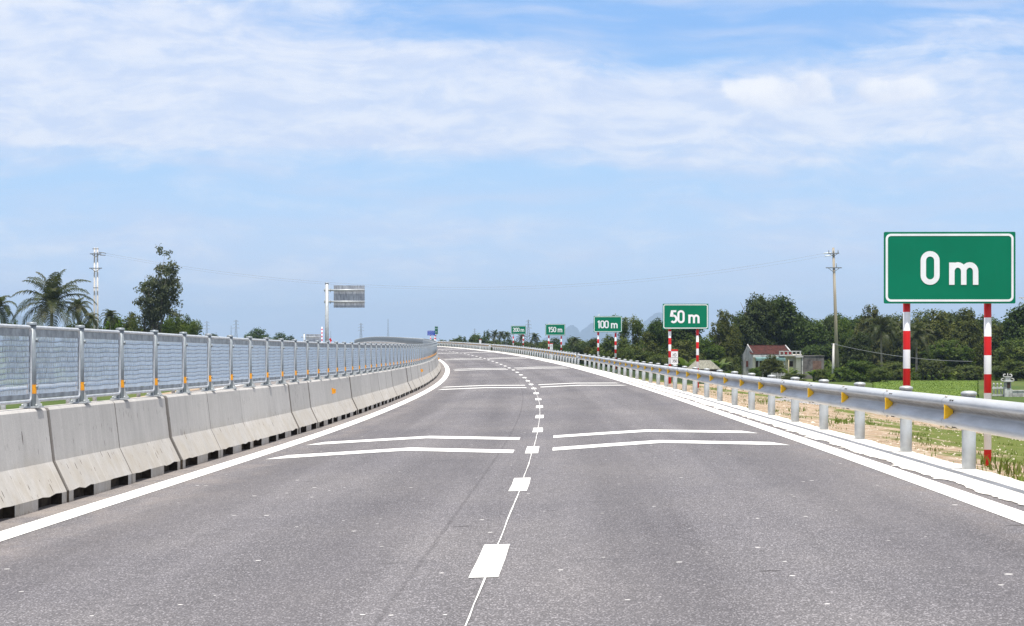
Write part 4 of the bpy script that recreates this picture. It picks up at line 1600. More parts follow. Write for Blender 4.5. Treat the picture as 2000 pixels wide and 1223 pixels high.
# ------------------------------------------------------------------ vegetation
def crown_mesh(name, m, seed, lobes, nleaf, leaf, up=0.4, flat=1.0, inner=0.25):
    """leaf-sized faces gathered in clumps over overlapping lobes (cx,cy,cz,rx,ry,rz)"""
    rg = random.Random(seed)
    mb = MB()
    vol = [l[3] * l[4] for l in lobes]
    tot = sum(vol)
    for l, v in zip(lobes, vol):
        n_cl = max(6, int(nleaf * v / tot / 22))
        for c in range(n_cl):
            # clump centre near the lobe's surface, mostly its upper half
            while True:
                d = Vector((rg.gauss(0, 1), rg.gauss(0, 1), rg.gauss(0.12, 1)))
                if d.length > 0.1:
                    d.normalize()
                    break
            q = rg.uniform(0.82, 1.04) if rg.random() > inner else rg.uniform(0.3, 0.8)
            cc = Vector((l[0] + d.x * l[3] * q, l[1] + d.y * l[4] * q, l[2] + d.z * l[5] * q))
            cr = leaf * rg.uniform(1.2, 2.4)
            for k_ in range(22):
                e = Vector((rg.gauss(0, 1), rg.gauss(0, 1), rg.gauss(0, 0.7)))
                e = e.normalized() * cr * rg.random() ** 0.5
                p = cc + e
                nrm = (d * 0.7 + Vector((rg.uniform(-1, 1), rg.uniform(-1, 1), rg.uniform(-0.4, 1) + up))).normalized()
                u = nrm.cross(Vector((rg.uniform(-1, 1), rg.uniform(-1, 1), rg.uniform(-1, 1))))
                if u.length < 1e-3:
                    continue
                u.normalize()
                w_ = nrm.cross(u)
                s_ = leaf * rg.uniform(0.6, 1.25)
                a = u * s_ * 0.62
                b_ = w_ * s_ * 0.36 * flat
                mb.face([p - a, p - b_ * 0.9 + a * 0.1, p + a, p + b_ * 0.9 + a * 0.1])
    return mb.mesh(name, m)


def trunk_mesh(seed, h, r, limbs, m, spread=0.5, top=0.55):
    rg = random.Random(seed)
    mb = MB()
    pts = []
    x = y = 0
    for i in range(7):
        pts.append((x, y, h * i / 6))
        x += rg.uniform(-0.03, 0.03) * h
        y += rg.uniform(-0.03, 0.03) * h
    mb.tube(pts, [r * (1.25 if i == 0 else 1 - 0.6 * i / 6) for i in range(7)], 8)
    for k_ in range(limbs):
        i = rg.randint(2, 5)
        p = Vector(pts[i])
        a = rg.uniform(0, 6.28)
        e = rg.uniform(0.4, 1.0)
        L = h * spread * rg.uniform(0.6, 1.1)
        q = p + Vector((math.cos(a) * L * 0.4, math.sin(a) * L * 0.4, L * e * 0.5))
        t_ = p + Vector((math.cos(a) * L * 0.75, math.sin(a) * L * 0.75, L * e * 1.1))
        mb.tube([p, q, t_], [r * 0.5, r * 0.33, r * 0.12], 6)
    return mb.mesh('trunk', m)


def lobes_round(seed, w, z0, z1, n, big=0.42):
    rg = random.Random(seed)
    out = []
    for i in range(n):
        t_ = rg.random()
        z = z0 + (z1 - z0) * (0.12 + 0.76 * t_)
        prof = math.sqrt(max(0.05, 1 - (2 * t_ - 0.85) ** 2 / 1.5))
        a = rg.uniform(0, 6.28)
        rr = w / 2 * prof * rg.uniform(0.15, 0.68)
        r = w * big * rg.uniform(0.42, 0.78) * (0.65 + 0.35 * prof)
        out.append((rr * math.cos(a), rr * math.sin(a), z, r, r, r * 0.8))
    return out


# every kind is built about 10 m tall and scaled where it stands
KIND = {}


def kind(name, crown, trunk, h, w):
    KIND[name] = (crown, trunk, h, w)


kind('broad_a', crown_mesh('crown', M['leafdark'], 1, lobes_round(1, 8.5, 1.2, 9.6, 19), 19000, 0.36), trunk_mesh(1, 7.0, 0.22, 6, M['bark']), 10.2, 8.3)
kind('broad_b', crown_mesh('crown', M['leafdark'], 2, lobes_round(5, 7.0, 1.0, 9.7, 17), 17000, 0.36), trunk_mesh(2, 7.2, 0.2, 6, M['bark']), 10.2, 7.0)
kind('broad_c', crown_mesh('crown', M['leafmid'], 3, lobes_round(9, 8.0, 0.8, 9.5, 18), 17000, 0.36), trunk_mesh(3, 6.5, 0.2, 6, M['bark']), 10.1, 8.0)
kind('olive', crown_mesh('crown', M['leafolive'], 4, lobes_round(12, 8.4, 0.8, 9.6, 24, 0.38), 18000, 0.32), trunk_mesh(4, 6.5, 0.18, 7, M['bark']), 10.2, 8.3)
kind('bright', crown_mesh('crown', M['leafbright'], 5, lobes_round(14, 8.0, 0.6, 9.4, 22, 0.36), 17000, 0.32), trunk_mesh(5, 6.0, 0.15, 6, M['bark']), 10.0, 8.0)
kind('bush', crown_mesh('crown', M['leafbright'], 6, lobes_round(15, 10.5, 0.2, 8.0, 16, 0.40), 11000, 0.46), trunk_mesh(6, 4.0, 0.15, 6, M['bark']), 9.4, 10.8)
kind('darkbush', crown_mesh('crown', M['leafmid'], 7, lobes_round(18, 10.0, 0.2, 8.0, 16, 0.40), 11000, 0.46), trunk_mesh(7, 4.0, 0.15, 6, M['bark']), 9.4, 10.4)
_far = [lobes_round(30 + i, 9.0, 0.6, 9.4, 11, 0.42) for i in range(2)]
kind('far_a', crown_mesh('crown', M['leafdark'], 8, _far[0], 8500, 0.5), trunk_mesh(8, 6, 0.2, 3, M['bark']), 10.3, 9.0)
kind('far_b', crown_mesh('crown', M['leafmid'], 9, _far[1], 8500, 0.5), trunk_mesh(9, 6, 0.2, 3, M['bark']), 10.3, 9.0)


def bamboo_lobes():
    rg = random.Random(40)
    out = []
    for i in range(22):
        a = rg.uniform(0, 6.28)
        t_ = rg.random()
        rr = 1.0 + 2.6 * t_ * rg.random()
        z = 1.5 + 7.6 * t_ - 0.25 * rr * rg.random()
        out.append((rr * math.cos(a), rr * math.sin(a), z, 0.75, 0.75, rg.uniform(0.9, 1.6)))
    return out


kind('bamboo', crown_mesh('crown', M['leafbright'], 10, bamboo_lobes(), 12000, 0.34, 0.1, 0.6), trunk_mesh(10, 7.5, 0.1, 10, M['bark'], 0.35), 10.4, 7.6)


def gum_tree():
    """open eucalyptus: several upright limbs, each ending in small separate leaf clouds"""
    rg = random.Random(52)
    mb = MB()
    lob = []
    tips = [(-1.35, 5.6), (-0.95, 6.9), (-0.35, 8.3), (0.15, 9.2), (0.75, 9.6), (1.15, 8.6), (1.25, 7.0), (0.7, 5.8), (-0.9, 3.9), (0.1, 6.2), (1.3, 5.0), (0.6, 4.0), (-0.2, 4.8), (-1.0, 8.1), (1.1, 9.3), (0.45, 8.9), (0.9, 8.0), (0.6, 7.4), (-0.6, 7.5), (-1.2, 6.3), (0.2, 8.0), (1.3, 7.8)]
    for (tx, tz) in tips:
        ty = rg.uniform(-1.0, 1.0)
        b0 = Vector((rg.uniform(-0.5, 0.6), rg.uniform(-0.3, 0.3), 0))
        mid = Vector((b0.x * 0.7 + tx * 0.45, ty * 0.4, tz * 0.5))
        mb.tube([b0, mid, Vector((tx, ty, tz))], [0.09, 0.05, 0.008], 6)
        for k_ in range(4):
            f = rg.uniform(0.62, 1.05)
            p = mid.lerp(Vector((tx, ty, tz)), (f - 0.5) * 2)
            lob.append((p.x + rg.uniform(-.35, .35), p.y + rg.uniform(-.35, .35), p.z + rg.uniform(-.25, .3), 0.50, 0.50, 0.42))
    cr = crown_mesh('crown', M['leafgum'], 53, lob, 13000, 0.20, 0.0, 0.8, 0.5)
    return cr, mb.mesh('trunk', M['bark'])


_c, _t = gum_tree()
kind('gum', _c, _t, 10.1, 3.9)


def palm_crown(seed, n, L, m, bare=False, droop=1.0):
    rg = random.Random(seed)
    mb = MB()
    for i in range(n):
        az = i * 2.39996 + rg.uniform(-0.25, 0.25)
        e0 = math.radians(89 - 108 * (i / (n - 1)) ** 1.05 + rg.uniform(-6, 6))
        ln = L * rg.uniform(0.85, 1.1) * (0.8 if i < 3 else 1.0)
        p = Vector((0, 0, 0))
        pts = [p.copy()]
        e = e0
        seg = 12
        for k_ in range(seg):
            p = p + Vector((math.cos(e) * math.cos(az), math.cos(e) * math.sin(az), math.sin(e))) * ln / seg
            e -= math.radians(5.2 + 5.0 * k_ / seg) * droop * (0.55 + 0.75 * max(0.0, math.cos(e)))
            pts.append(p.copy())
        mb.tube(pts, [0.035 * (1 - 0.8 * k_ / seg) for k_ in range(seg + 1)], 4)
        for k_ in range(2, 46):
            f = k_ / 46
            j = min(int(f * seg), seg - 1)
            q = pts[j].lerp(pts[j + 1], f * seg - j)
            t_ = (pts[j + 1] - pts[j]).normalized()
            side = t_.cross(Vector((0, 0, 1)))
            if side.length < 0.05:
                side = Vector((-math.sin(az), math.cos(az), 0))
            side.normalize()
            upv = side.cross(t_)
            ll = L * 0.235 * math.sin(math.pi * (0.12 + 0.84 * f) ** 0.8) * rg.uniform(0.85, 1.12) + 0.1
            for sd in (-1, 1):
                d = (side * sd * 0.85 + t_ * 0.62 + upv * rg.uniform(0.0, 0.28)).normalized()
                mid = q + d * ll * 0.55
                tip = q + d * ll * 0.95 - Vector((0, 0, ll * rg.uniform(0.25, 0.55)))
                wv = t_ * 0.032
                mb.face([q - wv * 0.7, q + wv * 0.7, mid + wv, mid - wv])
                mb.face([mid - wv, mid + wv, tip])
    return mb.mesh('crown', m)


def palm_trunk(h, r, lean, m):
    mb = MB()
    pts = [(lean * (i / 8) ** 1.5 * h, 0, h * i / 8) for i in range(9)]
    mb.tube(pts, [r * (1.5 if i == 0 else 1.05 - 0.35 * i / 8) for i in range(9)], 10)
    return mb.mesh('trunk', m)


PALMS = [palm_crown(61, 26, 3.5, M['frond'], droop=0.85), palm_crown(62, 20, 3.0, M['frond'], droop=1.25), palm_crown(63, 24, 3.1, M['frond'], droop=1.1)]
PTR = [palm_trunk(7.2, 0.15, 0.0, M['palebark']), palm_trunk(6.0, 0.13, 0.03, M['palebark'])]


def banana_mesh(seed):
    rg = random.Random(seed)
    mb = MB()
    for i in range(13):
        az = rg.uniform(0, 6.28)
        e = math.radians(rg.uniform(35, 85))
        p = Vector((rg.uniform(-0.5, 0.5), rg.uniform(-0.5, 0.5), rg.uniform(0.7, 1.3)))
        L = rg.uniform(1.3, 2.0)
        rowL, rowR = [], []
        ctr = []
        for k_ in range(8):
            f = k_ / 7
            wd = 0.26 * math.sin(math.pi * (0.05 + 0.93 * f)) + 0.01
            t_ = Vector((math.cos(e) * math.cos(az), math.cos(e) * math.sin(az), math.sin(e)))
            sd = Vector((-math.sin(az), math.cos(az), 0))
            ctr.append(p.copy())
            rowL.append(p + sd * wd + Vector((0, 0, -wd * 0.35)))
            rowR.append(p - sd * wd + Vector((0, 0, -wd * 0.35)))
            p = p + t_ * L / 7
            e -= math.radians(10 + 8 * f)
        mb.grid([rowL, ctr], 0, False)
        mb.grid([ctr, rowR], 0, False)
    return mb.mesh('leaves', M['frondbright'])


BANANA = [banana_mesh(71), banana_mesh(72)]
mb = MB()
for bx in (-0.4, 0.0, 0.45):
    mb.tube([(bx, bx * 0.5, 0), (bx * 0.9, bx * 0.4, 1.2)], [0.11, 0.07], 8)
BSTEM = mb.mesh('stem', M['frondbright'])
rgT = random.Random(99)


def tree(kd, name, label, px, top, wpx, d, cat='tree', group=None, base=GROUND, sy=None):
    cr, tr, h0, w0 = KIND[kd]
    x, zt = pix(px, d, top)
    h = zt - base
    w_ = wpx * d / F * 1.18
    root = thing(name, label, cat, (x, d, base), rgT.uniform(0, 6.28), group)
    root.scale = (w_ / w0, (sy or w_) / w0, h / h0)
    if kd == 'gum':
        root.rotation_euler = (0, 0, 0)
    link('trunk', tr, root)
    link('crown', cr, root)
    return root


def palm(label, px, ycrown, span_px, d, which=0, tr=0, group=None, name='coconut_palm', base=GROUND, rz=None):
    x, zc = pix(px, d, ycrown)
    k_ = span_px * d / F / 5.4
    root = thing(name, label, 'palm tree', (x, d, base), rgT.uniform(0, 6.28) if rz is None else rz, group)
    t_ = link('trunk', PTR[tr], root)
    t_.scale = (k_, k_, (zc - base) / (7.2 if tr == 0 else 6.0))
    c = link('crown', PALMS[which], root, (0.0 if tr == 0 else 0.03 * 6.0 * k_, 0, zc - base))
    c.scale = (k_, k_, k_)
    return root


def banana(label, px, top, wpx, d, which=0, group=None, base=GROUND):
    x, zt = pix(px, d, top)
    k_ = (zt - base) / 2.6
    root = thing('banana_plant', label, 'plant', (x, d, base), rgT.uniform(0, 6.28), group)
    link('stem', BSTEM, root).scale = (k_, k_, k_)
    link('leaves', BANANA[which], root).scale = (max(k_, wpx * d / F / 2.6),) * 2 + (k_,)
    return root


GR = 'trees beyond the guardrail on the right'
GB = 'bushes beyond the guardrail on the right'
GM = 'distant trees behind the far guardrail'
GL = 'trees beyond the mesh fence on the left'
# --- right: around the house
tree('olive', 'broadleaf_tree', 'olive topped bushy tree just right of the 50 m sign', 1414, 598, 62, 240, group=GR)
tree('broad_a', 'broadleaf_tree', 'left half of the tallest dark twin tree behind the red roofed house', 1474, 569, 84, 250, group=GR)
tree('broad_b', 'broadleaf_tree', 'right half of the tallest dark twin tree behind the red roofed house', 1521, 562, 76, 252, group=GR)
tree('broad_c', 'broadleaf_tree', 'low dark tree filling the shade directly behind the house roof', 1495, 640, 110, 262, group=GR)
tree('broad_b', 'broadleaf_tree', 'dark tree right of the twin tree, above the blackened shed', 1585, 616, 66, 262, group=GR)
tree('broad_a', 'broadleaf_tree', 'dark round tree immediately left of the leaning utility pole', 1620, 612, 52, 266, group=GR)
tree('broad_c', 'broadleaf_tree', 'green topped tree immediately right of the leaning utility pole', 1655, 611, 50, 264, group=GR)
tree('broad_b', 'broadleaf_tree', 'shaded low tree between the blackened shed and the utility pole', 1605, 668, 80, 256, group=GR)
tree('olive', 'broadleaf_tree', 'tall layered tree left of the 0 m sign, above the first palm', 1703, 588, 72, 246, group=GR)
tree('broad_c', 'broadleaf_tree', 'fresh green tree under the lower left corner of the 0 m sign', 1748, 601, 62, 250, group=GR)
tree('broad_b', 'broadleaf_tree', 'dark bushy tree between utility pole and first palm', 1680, 640, 62, 240, group=GR)
tree('olive', 'broadleaf_tree', 'feathery tree under the middle of the 0 m sign', 1832, 597, 92, 246, group=GR)
tree('olive', 'broadleaf_tree', 'olive feathery tree left of the right post of the 0 m sign', 1890, 594, 84, 244, group=GR)
tree('broad_c', 'broadleaf_tree', 'mid green tree between the two posts of the 0 m sign, lower layer', 1855, 655, 90, 236, group=GR)
tree('broad_a', 'broadleaf_tree', 'dark tree filling the gap just right of the sign post near the left palm trunk', 1795, 640, 70, 250, group=GR)
tree('olive', 'broadleaf_tree', 'rounded tree right of the right post of the 0 m sign', 1950, 628, 76, 240, group=GR)
tree('broad_b', 'broadleaf_tree', 'tall dark tree cut by the right edge of the photo', 2004, 578, 84, 238, group=GR)
tree('broad_c', 'broadleaf_tree', 'shaded tree above the small white shrine', 1985, 655, 80, 232, group=GR)
tree('bright', 'broadleaf_tree', 'light green spreading tree over the shrine wall at the right edge', 1985, 700, 86, 222, group=GR)
palm('grey green coconut palm left of the left post of the 0 m sign', 1722, 646, 92, 232, 1, 1, group='coconut palms among the right hand trees')
palm('coconut palm with pale bare trunk right of the left post of the 0 m sign', 1790, 660, 84, 229, 2, 0, group='coconut palms among the right hand trees')
tree('bush', 'leafy_bush', 'bright green bush in front of the utility pole and rice field edge', 1680, 700, 70, 216, 'bush', GB)
tree('bush', 'leafy_bush', 'bright low bush at the left end of the rice field', 1712, 716, 56, 212, 'bush', GB)
tree('darkbush', 'leafy_bush', 'round dark bush just left of the left post of the 0 m sign', 1745, 697, 62, 224, 'bush', GB)
tree('darkbush', 'leafy_bush', 'leafy bush behind the rice field between palm trunk and right sign post', 1828, 690, 62, 226, 'bush', GB)
tree('darkbush', 'leafy_bush', 'low dark bush behind the rice field, left of the right sign post', 1890, 706, 66, 226, 'bush', GB)
tree('darkbush', 'leafy_bush', 'dark shrub at the foot of the shrine, right of the sign post', 1945, 712, 46, 228, 'bush', GB)
tree('bush', 'leafy_bush', 'green bush at the foot of the utility pole', 1640, 716, 46, 217, 'bush', GB)
tree('darkbush', 'leafy_bush', 'bush against the right wall of the blackened shed', 1608, 714, 34, 219, 'bush', GB)
tree('darkbush', 'leafy_bush', 'round grey green bush left of the house', 1421, 684, 44, 228, 'bush', GB)
tree('bush', 'leafy_bush', 'small bright bush in front of the house gable', 1472, 716, 30, 222, 'bush', GB)
tree('olive', 'yard_tree', 'bushy yard tree standing before the house front', 1508, 690, 48, 224, 'tree', GR)
tree('bush', 'leafy_bush', 'low green hedge below the house, right of its door', 1555, 728, 60, 214, 'bush', GB)
banana('banana plants in front of the house window', 1548, 712, 46, 222, 0, 'banana plants')
banana('banana plants beside the blackened shed wall', 1590, 716, 36, 220, 1, 'banana plants')
banana('banana plants between the tin roofed hut and the round bush', 1398, 690, 46, 224, 1, 'banana plants')
banana('banana plants left of the right post of the 50 m sign', 1336, 688, 40, 226, 0, 'banana plants')
for (kd, px, top, w_, d, lab) in (
        ('broad_a', 1445, 606, 84, 280, 'dark back row tree seen between the olive tree and the twin tree'),
        ('broad_b', 1560, 600, 60, 282, 'dark back row tree at the right shoulder of the twin tree'),
        ('broad_c', 1600, 612, 90, 290, 'dark back row tree above the shed roof'),
        ('broad_a', 1640, 608, 84, 288, 'dark back row tree behind the utility pole'),
        ('broad_b', 1680, 606, 74, 284, 'dark back row tree between the pole and the layered tree'),
        ('broad_a', 1735, 612, 80, 280, 'dark back row tree behind the first right hand palm'),
        ('broad_c', 1790, 594, 76, 282, 'dark back row tree right of the left post of the 0 m sign'),
        ('broad_b', 1862, 598, 90, 286, 'dark back row tree below the right half of the 0 m sign'),
        ('broad_a', 1922, 612, 84, 280, 'dark back row tree behind the right post of the 0 m sign'),
        ('broad_b', 1968, 618, 74, 276, 'dark back row tree left of the tree at the right edge')):
    tree(kd, 'broadleaf_tree', lab, px, top, w_, d, 'tree', GR)
# --- right: left of the 50 m sign
tree('broad_b', 'broadleaf_tree', 'dark tree hidden behind the 50 m sign panel', 1340, 604, 80, 246, group=GR)
tree('broad_a', 'broadleaf_tree', 'dark tree at the left edge of the 50 m sign', 1288, 618, 56, 250, group=GR)
tree('olive', 'broadleaf_tree', 'shaded tree under the 50 m sign between its posts', 1332, 660, 80, 236, group=GR)
tree('broad_c', 'broadleaf_tree', 'shaded tree under the right corner of the 50 m sign', 1385, 650, 70, 238, group=GR)
tree('bamboo', 'bamboo_clump', 'tall feathery bamboo clump right of the 100 m sign', 1232, 613, 66, 240, 'bamboo', GR)
tree('bright', 'broadleaf_tree', 'yellow green tree between the posts of the 100 m sign', 1192, 648, 62, 240, group=GR)
tree('olive', 'broadleaf_tree', 'olive tree left of the left post of the 100 m sign', 1160, 656, 40, 252, group=GR)
tree('olive', 'broadleaf_tree', 'olive green tree right of the bamboo clump', 1262, 642, 58, 244, group=GR)
tree('broad_c', 'broadleaf_tree', 'shaded lower tree below the bamboo clump', 1240, 664, 70, 232, group=GR)
tree('bush', 'leafy_bush', 'bright green bush left of the left post of the 50 m sign', 1284, 688, 66, 214, 'bush', GB)
tree('darkbush', 'leafy_bush', 'dark bush beneath the bamboo, behind the guardrail', 1232, 690, 54, 212, 'bush', GB)
tree('bush', 'leafy_bush', 'yellow green bush right of the right post of the 100 m sign', 1218, 672, 44, 220, 'bush', GB)
tree('broad_b', 'broadleaf_tree', 'dark filler tree behind the olive tree near the 50 m sign', 1300, 636, 70, 262, group=GR)
tree('broad_a', 'broadleaf_tree', 'dark tree behind the tin roofed hut', 1370, 662, 70, 242, group=GR)
# --- centre: far trees
for (kd, px, top, w_, d, lab) in (
        ('far_a', 1152, 661, 36, 330, 'dark far tree left of the 100 m sign'),
        ('far_b', 1128, 658, 40, 360, 'far tree midway between the 150 m and 100 m signs'),
        ('far_a', 1112, 657, 30, 372, 'far tree touching the right edge of the 150 m sign'),
        ('far_a', 1083, 659, 34, 372, 'far dark tree below the 150 m sign'),
        ('far_b', 1062, 663, 30, 360, 'far tree left of the left post of the 150 m sign'),
        ('far_a', 1140, 668, 44, 316, 'low dark tree behind the guardrail gap'),
        ('far_a', 1100, 672, 50, 318, 'low dark tree between the two posts of the 150 m sign'),
        ('far_b', 1008, 662, 26, 390, 'far tree under the 200 m sign'),
        ('far_a', 1018, 668, 40, 370, 'low dark tree right of the 200 m sign posts'),
        ('far_a', 948, 645, 21, 450, 'far round topped tree right of the tiny white marker'),
        ('far_b', 927, 649, 32, 470, 'far tree with a thin mast above it, left of the tiny marker'),
        ('far_a', 905, 656, 30, 470, 'far low tree left of the round topped far trees'),
        ('far_b', 886, 659, 34, 480, 'far low tree above the second bend of the rail'),
        ('far_a', 866, 663, 30, 500, 'farthest low tree beside the blue sign'),
        ('far_a', 898, 662, 60, 500, 'dark low hedge like tree below the far round topped trees'),
        ('far_b', 965, 660, 50, 420, 'dark far tree behind the palm row'),
        ('far_a', 995, 662, 50, 410, 'dark far tree behind the 200 m sign posts'),
        ('far_b', 1035, 664, 54, 400, 'dark far tree between the 200 m and 150 m signs'),
        ('far_a', 1070, 664, 50, 396, 'dark far tree behind the left post of the 150 m sign'),
        ('far_b', 1140, 662, 60, 380, 'dark far tree behind the low trees left of the 100 m sign'),
        ('far_a', 848, 661, 20, 520, 'far dark tree behind the posts of the blue sign')):
    tree(kd, 'far_tree', lab, px, top, w_, d, 'tree', GM)
for i, (px, yc, sp, d, lab) in enumerate((
        (966, 656, 26, 380, 'far palm at the left end of the palm row left of the 200 m sign'),
        (979, 655, 26, 372, 'second far palm of the row left of the 200 m sign'),
        (990, 656, 24, 366, 'far palm touching the left edge of the 200 m sign'),
        (1018, 661, 22, 360, 'far palm between the posts of the 200 m sign'),
        (1045, 660, 32, 340, 'far full crowned palm between the 200 m and 150 m signs'),
        (1125, 668, 30, 318, 'far palm among dark trees right of the 150 m sign'))):
    palm(lab, px, yc, sp, d, i % 3, 1, GM, 'far_palm')
# --- left
palm('large coconut palm with an upright plume, left of the twin white poles', 101, 594, 142, 212, 0, 0, GL, rz=0.6)
palm('coconut palm cut by the left edge of the photo', -3, 602, 92, 210, 1, 0, GL, rz=2.1)
palm('drooping palm just right of the large palm', 150, 603, 66, 222, 2, 1, GL)
palm('low young palm at the foot of the twin white poles', 178, 624, 44, 206, 1, 1, GL)
palm('young palm right of the twin white poles, above the fence', 216, 620, 46, 206, 2, 1, GL)
tree('gum', 'gum_tree', 'tall thin eucalyptus with open grey green crown right of the twin poles', 306, 487, 82, 214, group=GL)
tree('bush', 'leafy_bush', 'bright green bush right of the twin white poles', 224, 603, 56, 210, 'bush', GL)
tree('broad_c', 'broadleaf_tree', 'low dark tree at the left foot of the eucalyptus', 270, 611, 44, 216, 'tree', GL)
tree('bush', 'leafy_bush', 'green bush left of the twin white poles behind palms', 165, 620, 44, 214, 'bush', GL)
tree('darkbush', 'leafy_bush', 'dark undergrowth bush below the large palm', 75, 622, 66, 226, 'bush', GL)
tree('bush', 'leafy_bush', 'small bush between the two left palms', 22, 618, 40, 240, 'bush', GL)
tree('broad_c', 'broadleaf_tree', 'dark low tree behind the young palms right of the twin white poles', 240, 607, 60, 222, 'tree', GL)
tree('darkbush', 'leafy_bush', 'dark bush filling the foot of the eucalyptus', 302, 622, 60, 212, 'bush', GL)
tree('broad_b', 'broadleaf_tree', 'dark tree behind the drooping palm, left of the twin white poles', 150, 618, 60, 230, 'tree', GL)
tree('broad_c', 'broadleaf_tree', 'dark tree standing just behind the foot of the twin white poles', 192, 611, 56, 234, 'tree', GL)
tree('olive', 'broadleaf_tree', 'low olive tree immediately left of the eucalyptus trunk', 258, 602, 50, 226, 'tree', GL)
tree('olive', 'broadleaf_tree', 'low olive tree behind the two bamboo clumps', 358, 618, 66, 222, 'tree', GL)
tree('bamboo', 'bamboo_clump', 'pale green bamboo at the right foot of the eucalyptus', 338, 612, 62, 208, 'bamboo', GL)
tree('bamboo', 'bamboo_clump', 'arching bamboo at the right end of the left trees', 378, 622, 58, 206, 'bamboo', GL)
for (px, top, w_, d, lab) in ((510, 640, 54, 520, 'far dark tree, highest of the clump left of the cantilever sign'),
                              (546, 649, 40, 530, 'far dark tree at the right end of that clump beside the low sign back'),
                              (487, 651, 34, 520, 'far dark tree at the left end of the clump above the fence'),
                              (420, 651, 34, 560, 'far low tree above the fence right of the bamboo'),
                              (565, 655, 26, 520, 'smallest far tree left of the low sign back')):
    tree('far_a', 'far_tree', lab, px, top, w_, d, 'tree', 'far trees above the mesh fence')

# undergrowth that cannot be told apart
mb = MB()
rg = random.Random(77)
for i in range(15000):
    d = rg.uniform(214, 262)
    x = d * rg.uniform(0.035, 0.232)
    if x > d * 0.1585 and d < 224:
        continue
    if 0.098 < x / d < 0.141 and d < 240:
        continue
    z = GROUND + 0.9 * rg.random() ** 1.6 + max(0, (d - 236)) * 0.09 * rg.random()
    n_ = Vector((rg.uniform(-1, 1), rg.uniform(-1, 1), rg.uniform(0, 1.2))).normalized()
    u = n_.cross(Vector((rg.uniform(-1, 1), 0.3, rg.uniform(-1, 1)))).normalized()
    v = n_.cross(u)
    q = Vector((x, d, z))
    a, b_ = u * rg.uniform(0.14, 0.32), v * rg.uniform(0.09, 0.2)
    mb.face([q - a, q - b_, q + a, q + b_])
tag(mb.build('undergrowth', M['leafmid']), 'dark leafy undergrowth beneath the trees on the right', 'undergrowth', kind='stuff')

# ------------------------------------------------------------------ utility poles and wires
def crossarm(mb, z, half, y=0.0):
    mb.box((0, y, z), (half * 2, 0.09, 0.09), 0, 0)
    for sd in (-1, 1):
        mb.tube([(sd * half * 0.7, y, z - 0.03), (0, y, z - half * 0.55)], 0.03, 5)


D_P = 219.0
k_ = D_P / F
x, ztop = pix(1627.5, D_P, 484)
xb, _ = pix(1636, D_P)
pole = thing('utility_pole', 'tall leaning concrete utility pole with cross arms beside the shed', 'utility pole', (xb, D_P, GROUND))
H = ztop - GROUND
lx = x - xb
mb = MB()
mb.tube([(0, 0, -0.2), (lx * 0.5, 0, H * 0.5), (lx, 0, H)], [0.20, 0.16, 0.11], 10)
mb.build('shaft', M['pole'], pole)
mb = MB()
crossarm(mb, H - 0.55, 0.55, -0.12)
for o_ in (-0.45, 0.0, 0.45):
    mb.tube([(o_, -0.12, H - 0.5), (o_, -0.12, H - 0.22)], [0.045, 0.03], 6)
mb.build('crossarm', M['pylon'], pole, (lx, 0, 0))
mb = MB()
crossarm(mb, H - 1.95, 0.78, -0.12)
mb.tube([(0.25, -0.12, H - 1.95), (0.25, -0.12, H - 1.5)], 0.035, 5)
mb.build('crossarm', M['pylon'], pole, (lx * 0.93, 0, 0))
mb = MB()
mb.tube([(-0.25, -0.1, H - 0.5), (-0.55, -0.1, H - 0.52), (-0.95, -0.1, H - 0.56)], 0.06, 6)
mb.tube([(-0.2, 0.12, H - 0.75), (-0.5, 0.12, H - 0.77), (-0.8, 0.12, H - 0.8)], 0.06, 6)
mb.build('insulator', M['insul'], pole, (lx, 0, 0))

xs_, zs_ = pix(1628, D_P - 2, 671)
small = thing('service_pole', 'short grey service pole close to the left of the tall utility pole', 'utility pole', (pix(1627, D_P - 2)[0], D_P - 2, GROUND))
mb = MB()
mb.tube([(0, 0, -0.2), (0.05, 0, zs_ - GROUND)], [0.16, 0.09], 8)
mb.build('shaft', M['polewhite'], small)
mb = MB()
mb.box((0.1, 0, zs_ - GROUND - 0.05), (0.5, 0.1, 0.1))
mb.build('bracket', M['pylon'], small)

xl, ztl = pix(187.5, D_P, 484)
twin = thing('twin_utility_pole', 'pair of white concrete poles joined by cross arms, left of the eucalyptus', 'utility pole', (xl, D_P, GROUND))
H2 = ztl - GROUND
for sd in (-1, 1):
    mb = MB()
    mb.tube([(sd * 0.17, 0, -0.2), (sd * 0.14, 0, H2)], [0.105, 0.075], 10)
    mb.build('shaft', M['polewhite'], twin)
for z, hf in ((H2 - 0.12, 0.3), (H2 - 0.6, 0.55), (H2 - 2.0, 0.62), (H2 - 3.9, 0.24)):
    mb = MB()
    if hf > 0.5:
        crossarm(mb, z, hf, -0.2)
    else:
        mb.box((0, -0.2, z), (hf * 2, 0.09, 0.08))
    mb.build('crossarm', M['pylon'], twin)
mb = MB()
mb.tube([(0.3, -0.2, H2 - 0.45), (0.8, -0.2, H2 - 0.5), (1.0, -0.2, H2 - 0.55)], 0.05, 6)
mb.tube([(0.35, 0.1, H2 - 0.7), (0.9, 0.1, H2 - 0.72)], 0.05, 6)
mb.build('insulator', M['pylon'], twin)


def wire(label, a, b_, sag, r):
    mb = MB()
    pts = []
    for i in range(41):
        f = i / 40
        p = Vector(a).lerp(Vector(b_), f)
        p.z -= sag * 4 * f * (1 - f)
        pts.append(p)
    mb.tube(pts, r, 5)
    return tag(mb.build('power_line', M['wire']), label, 'wire', 'sagging power lines')


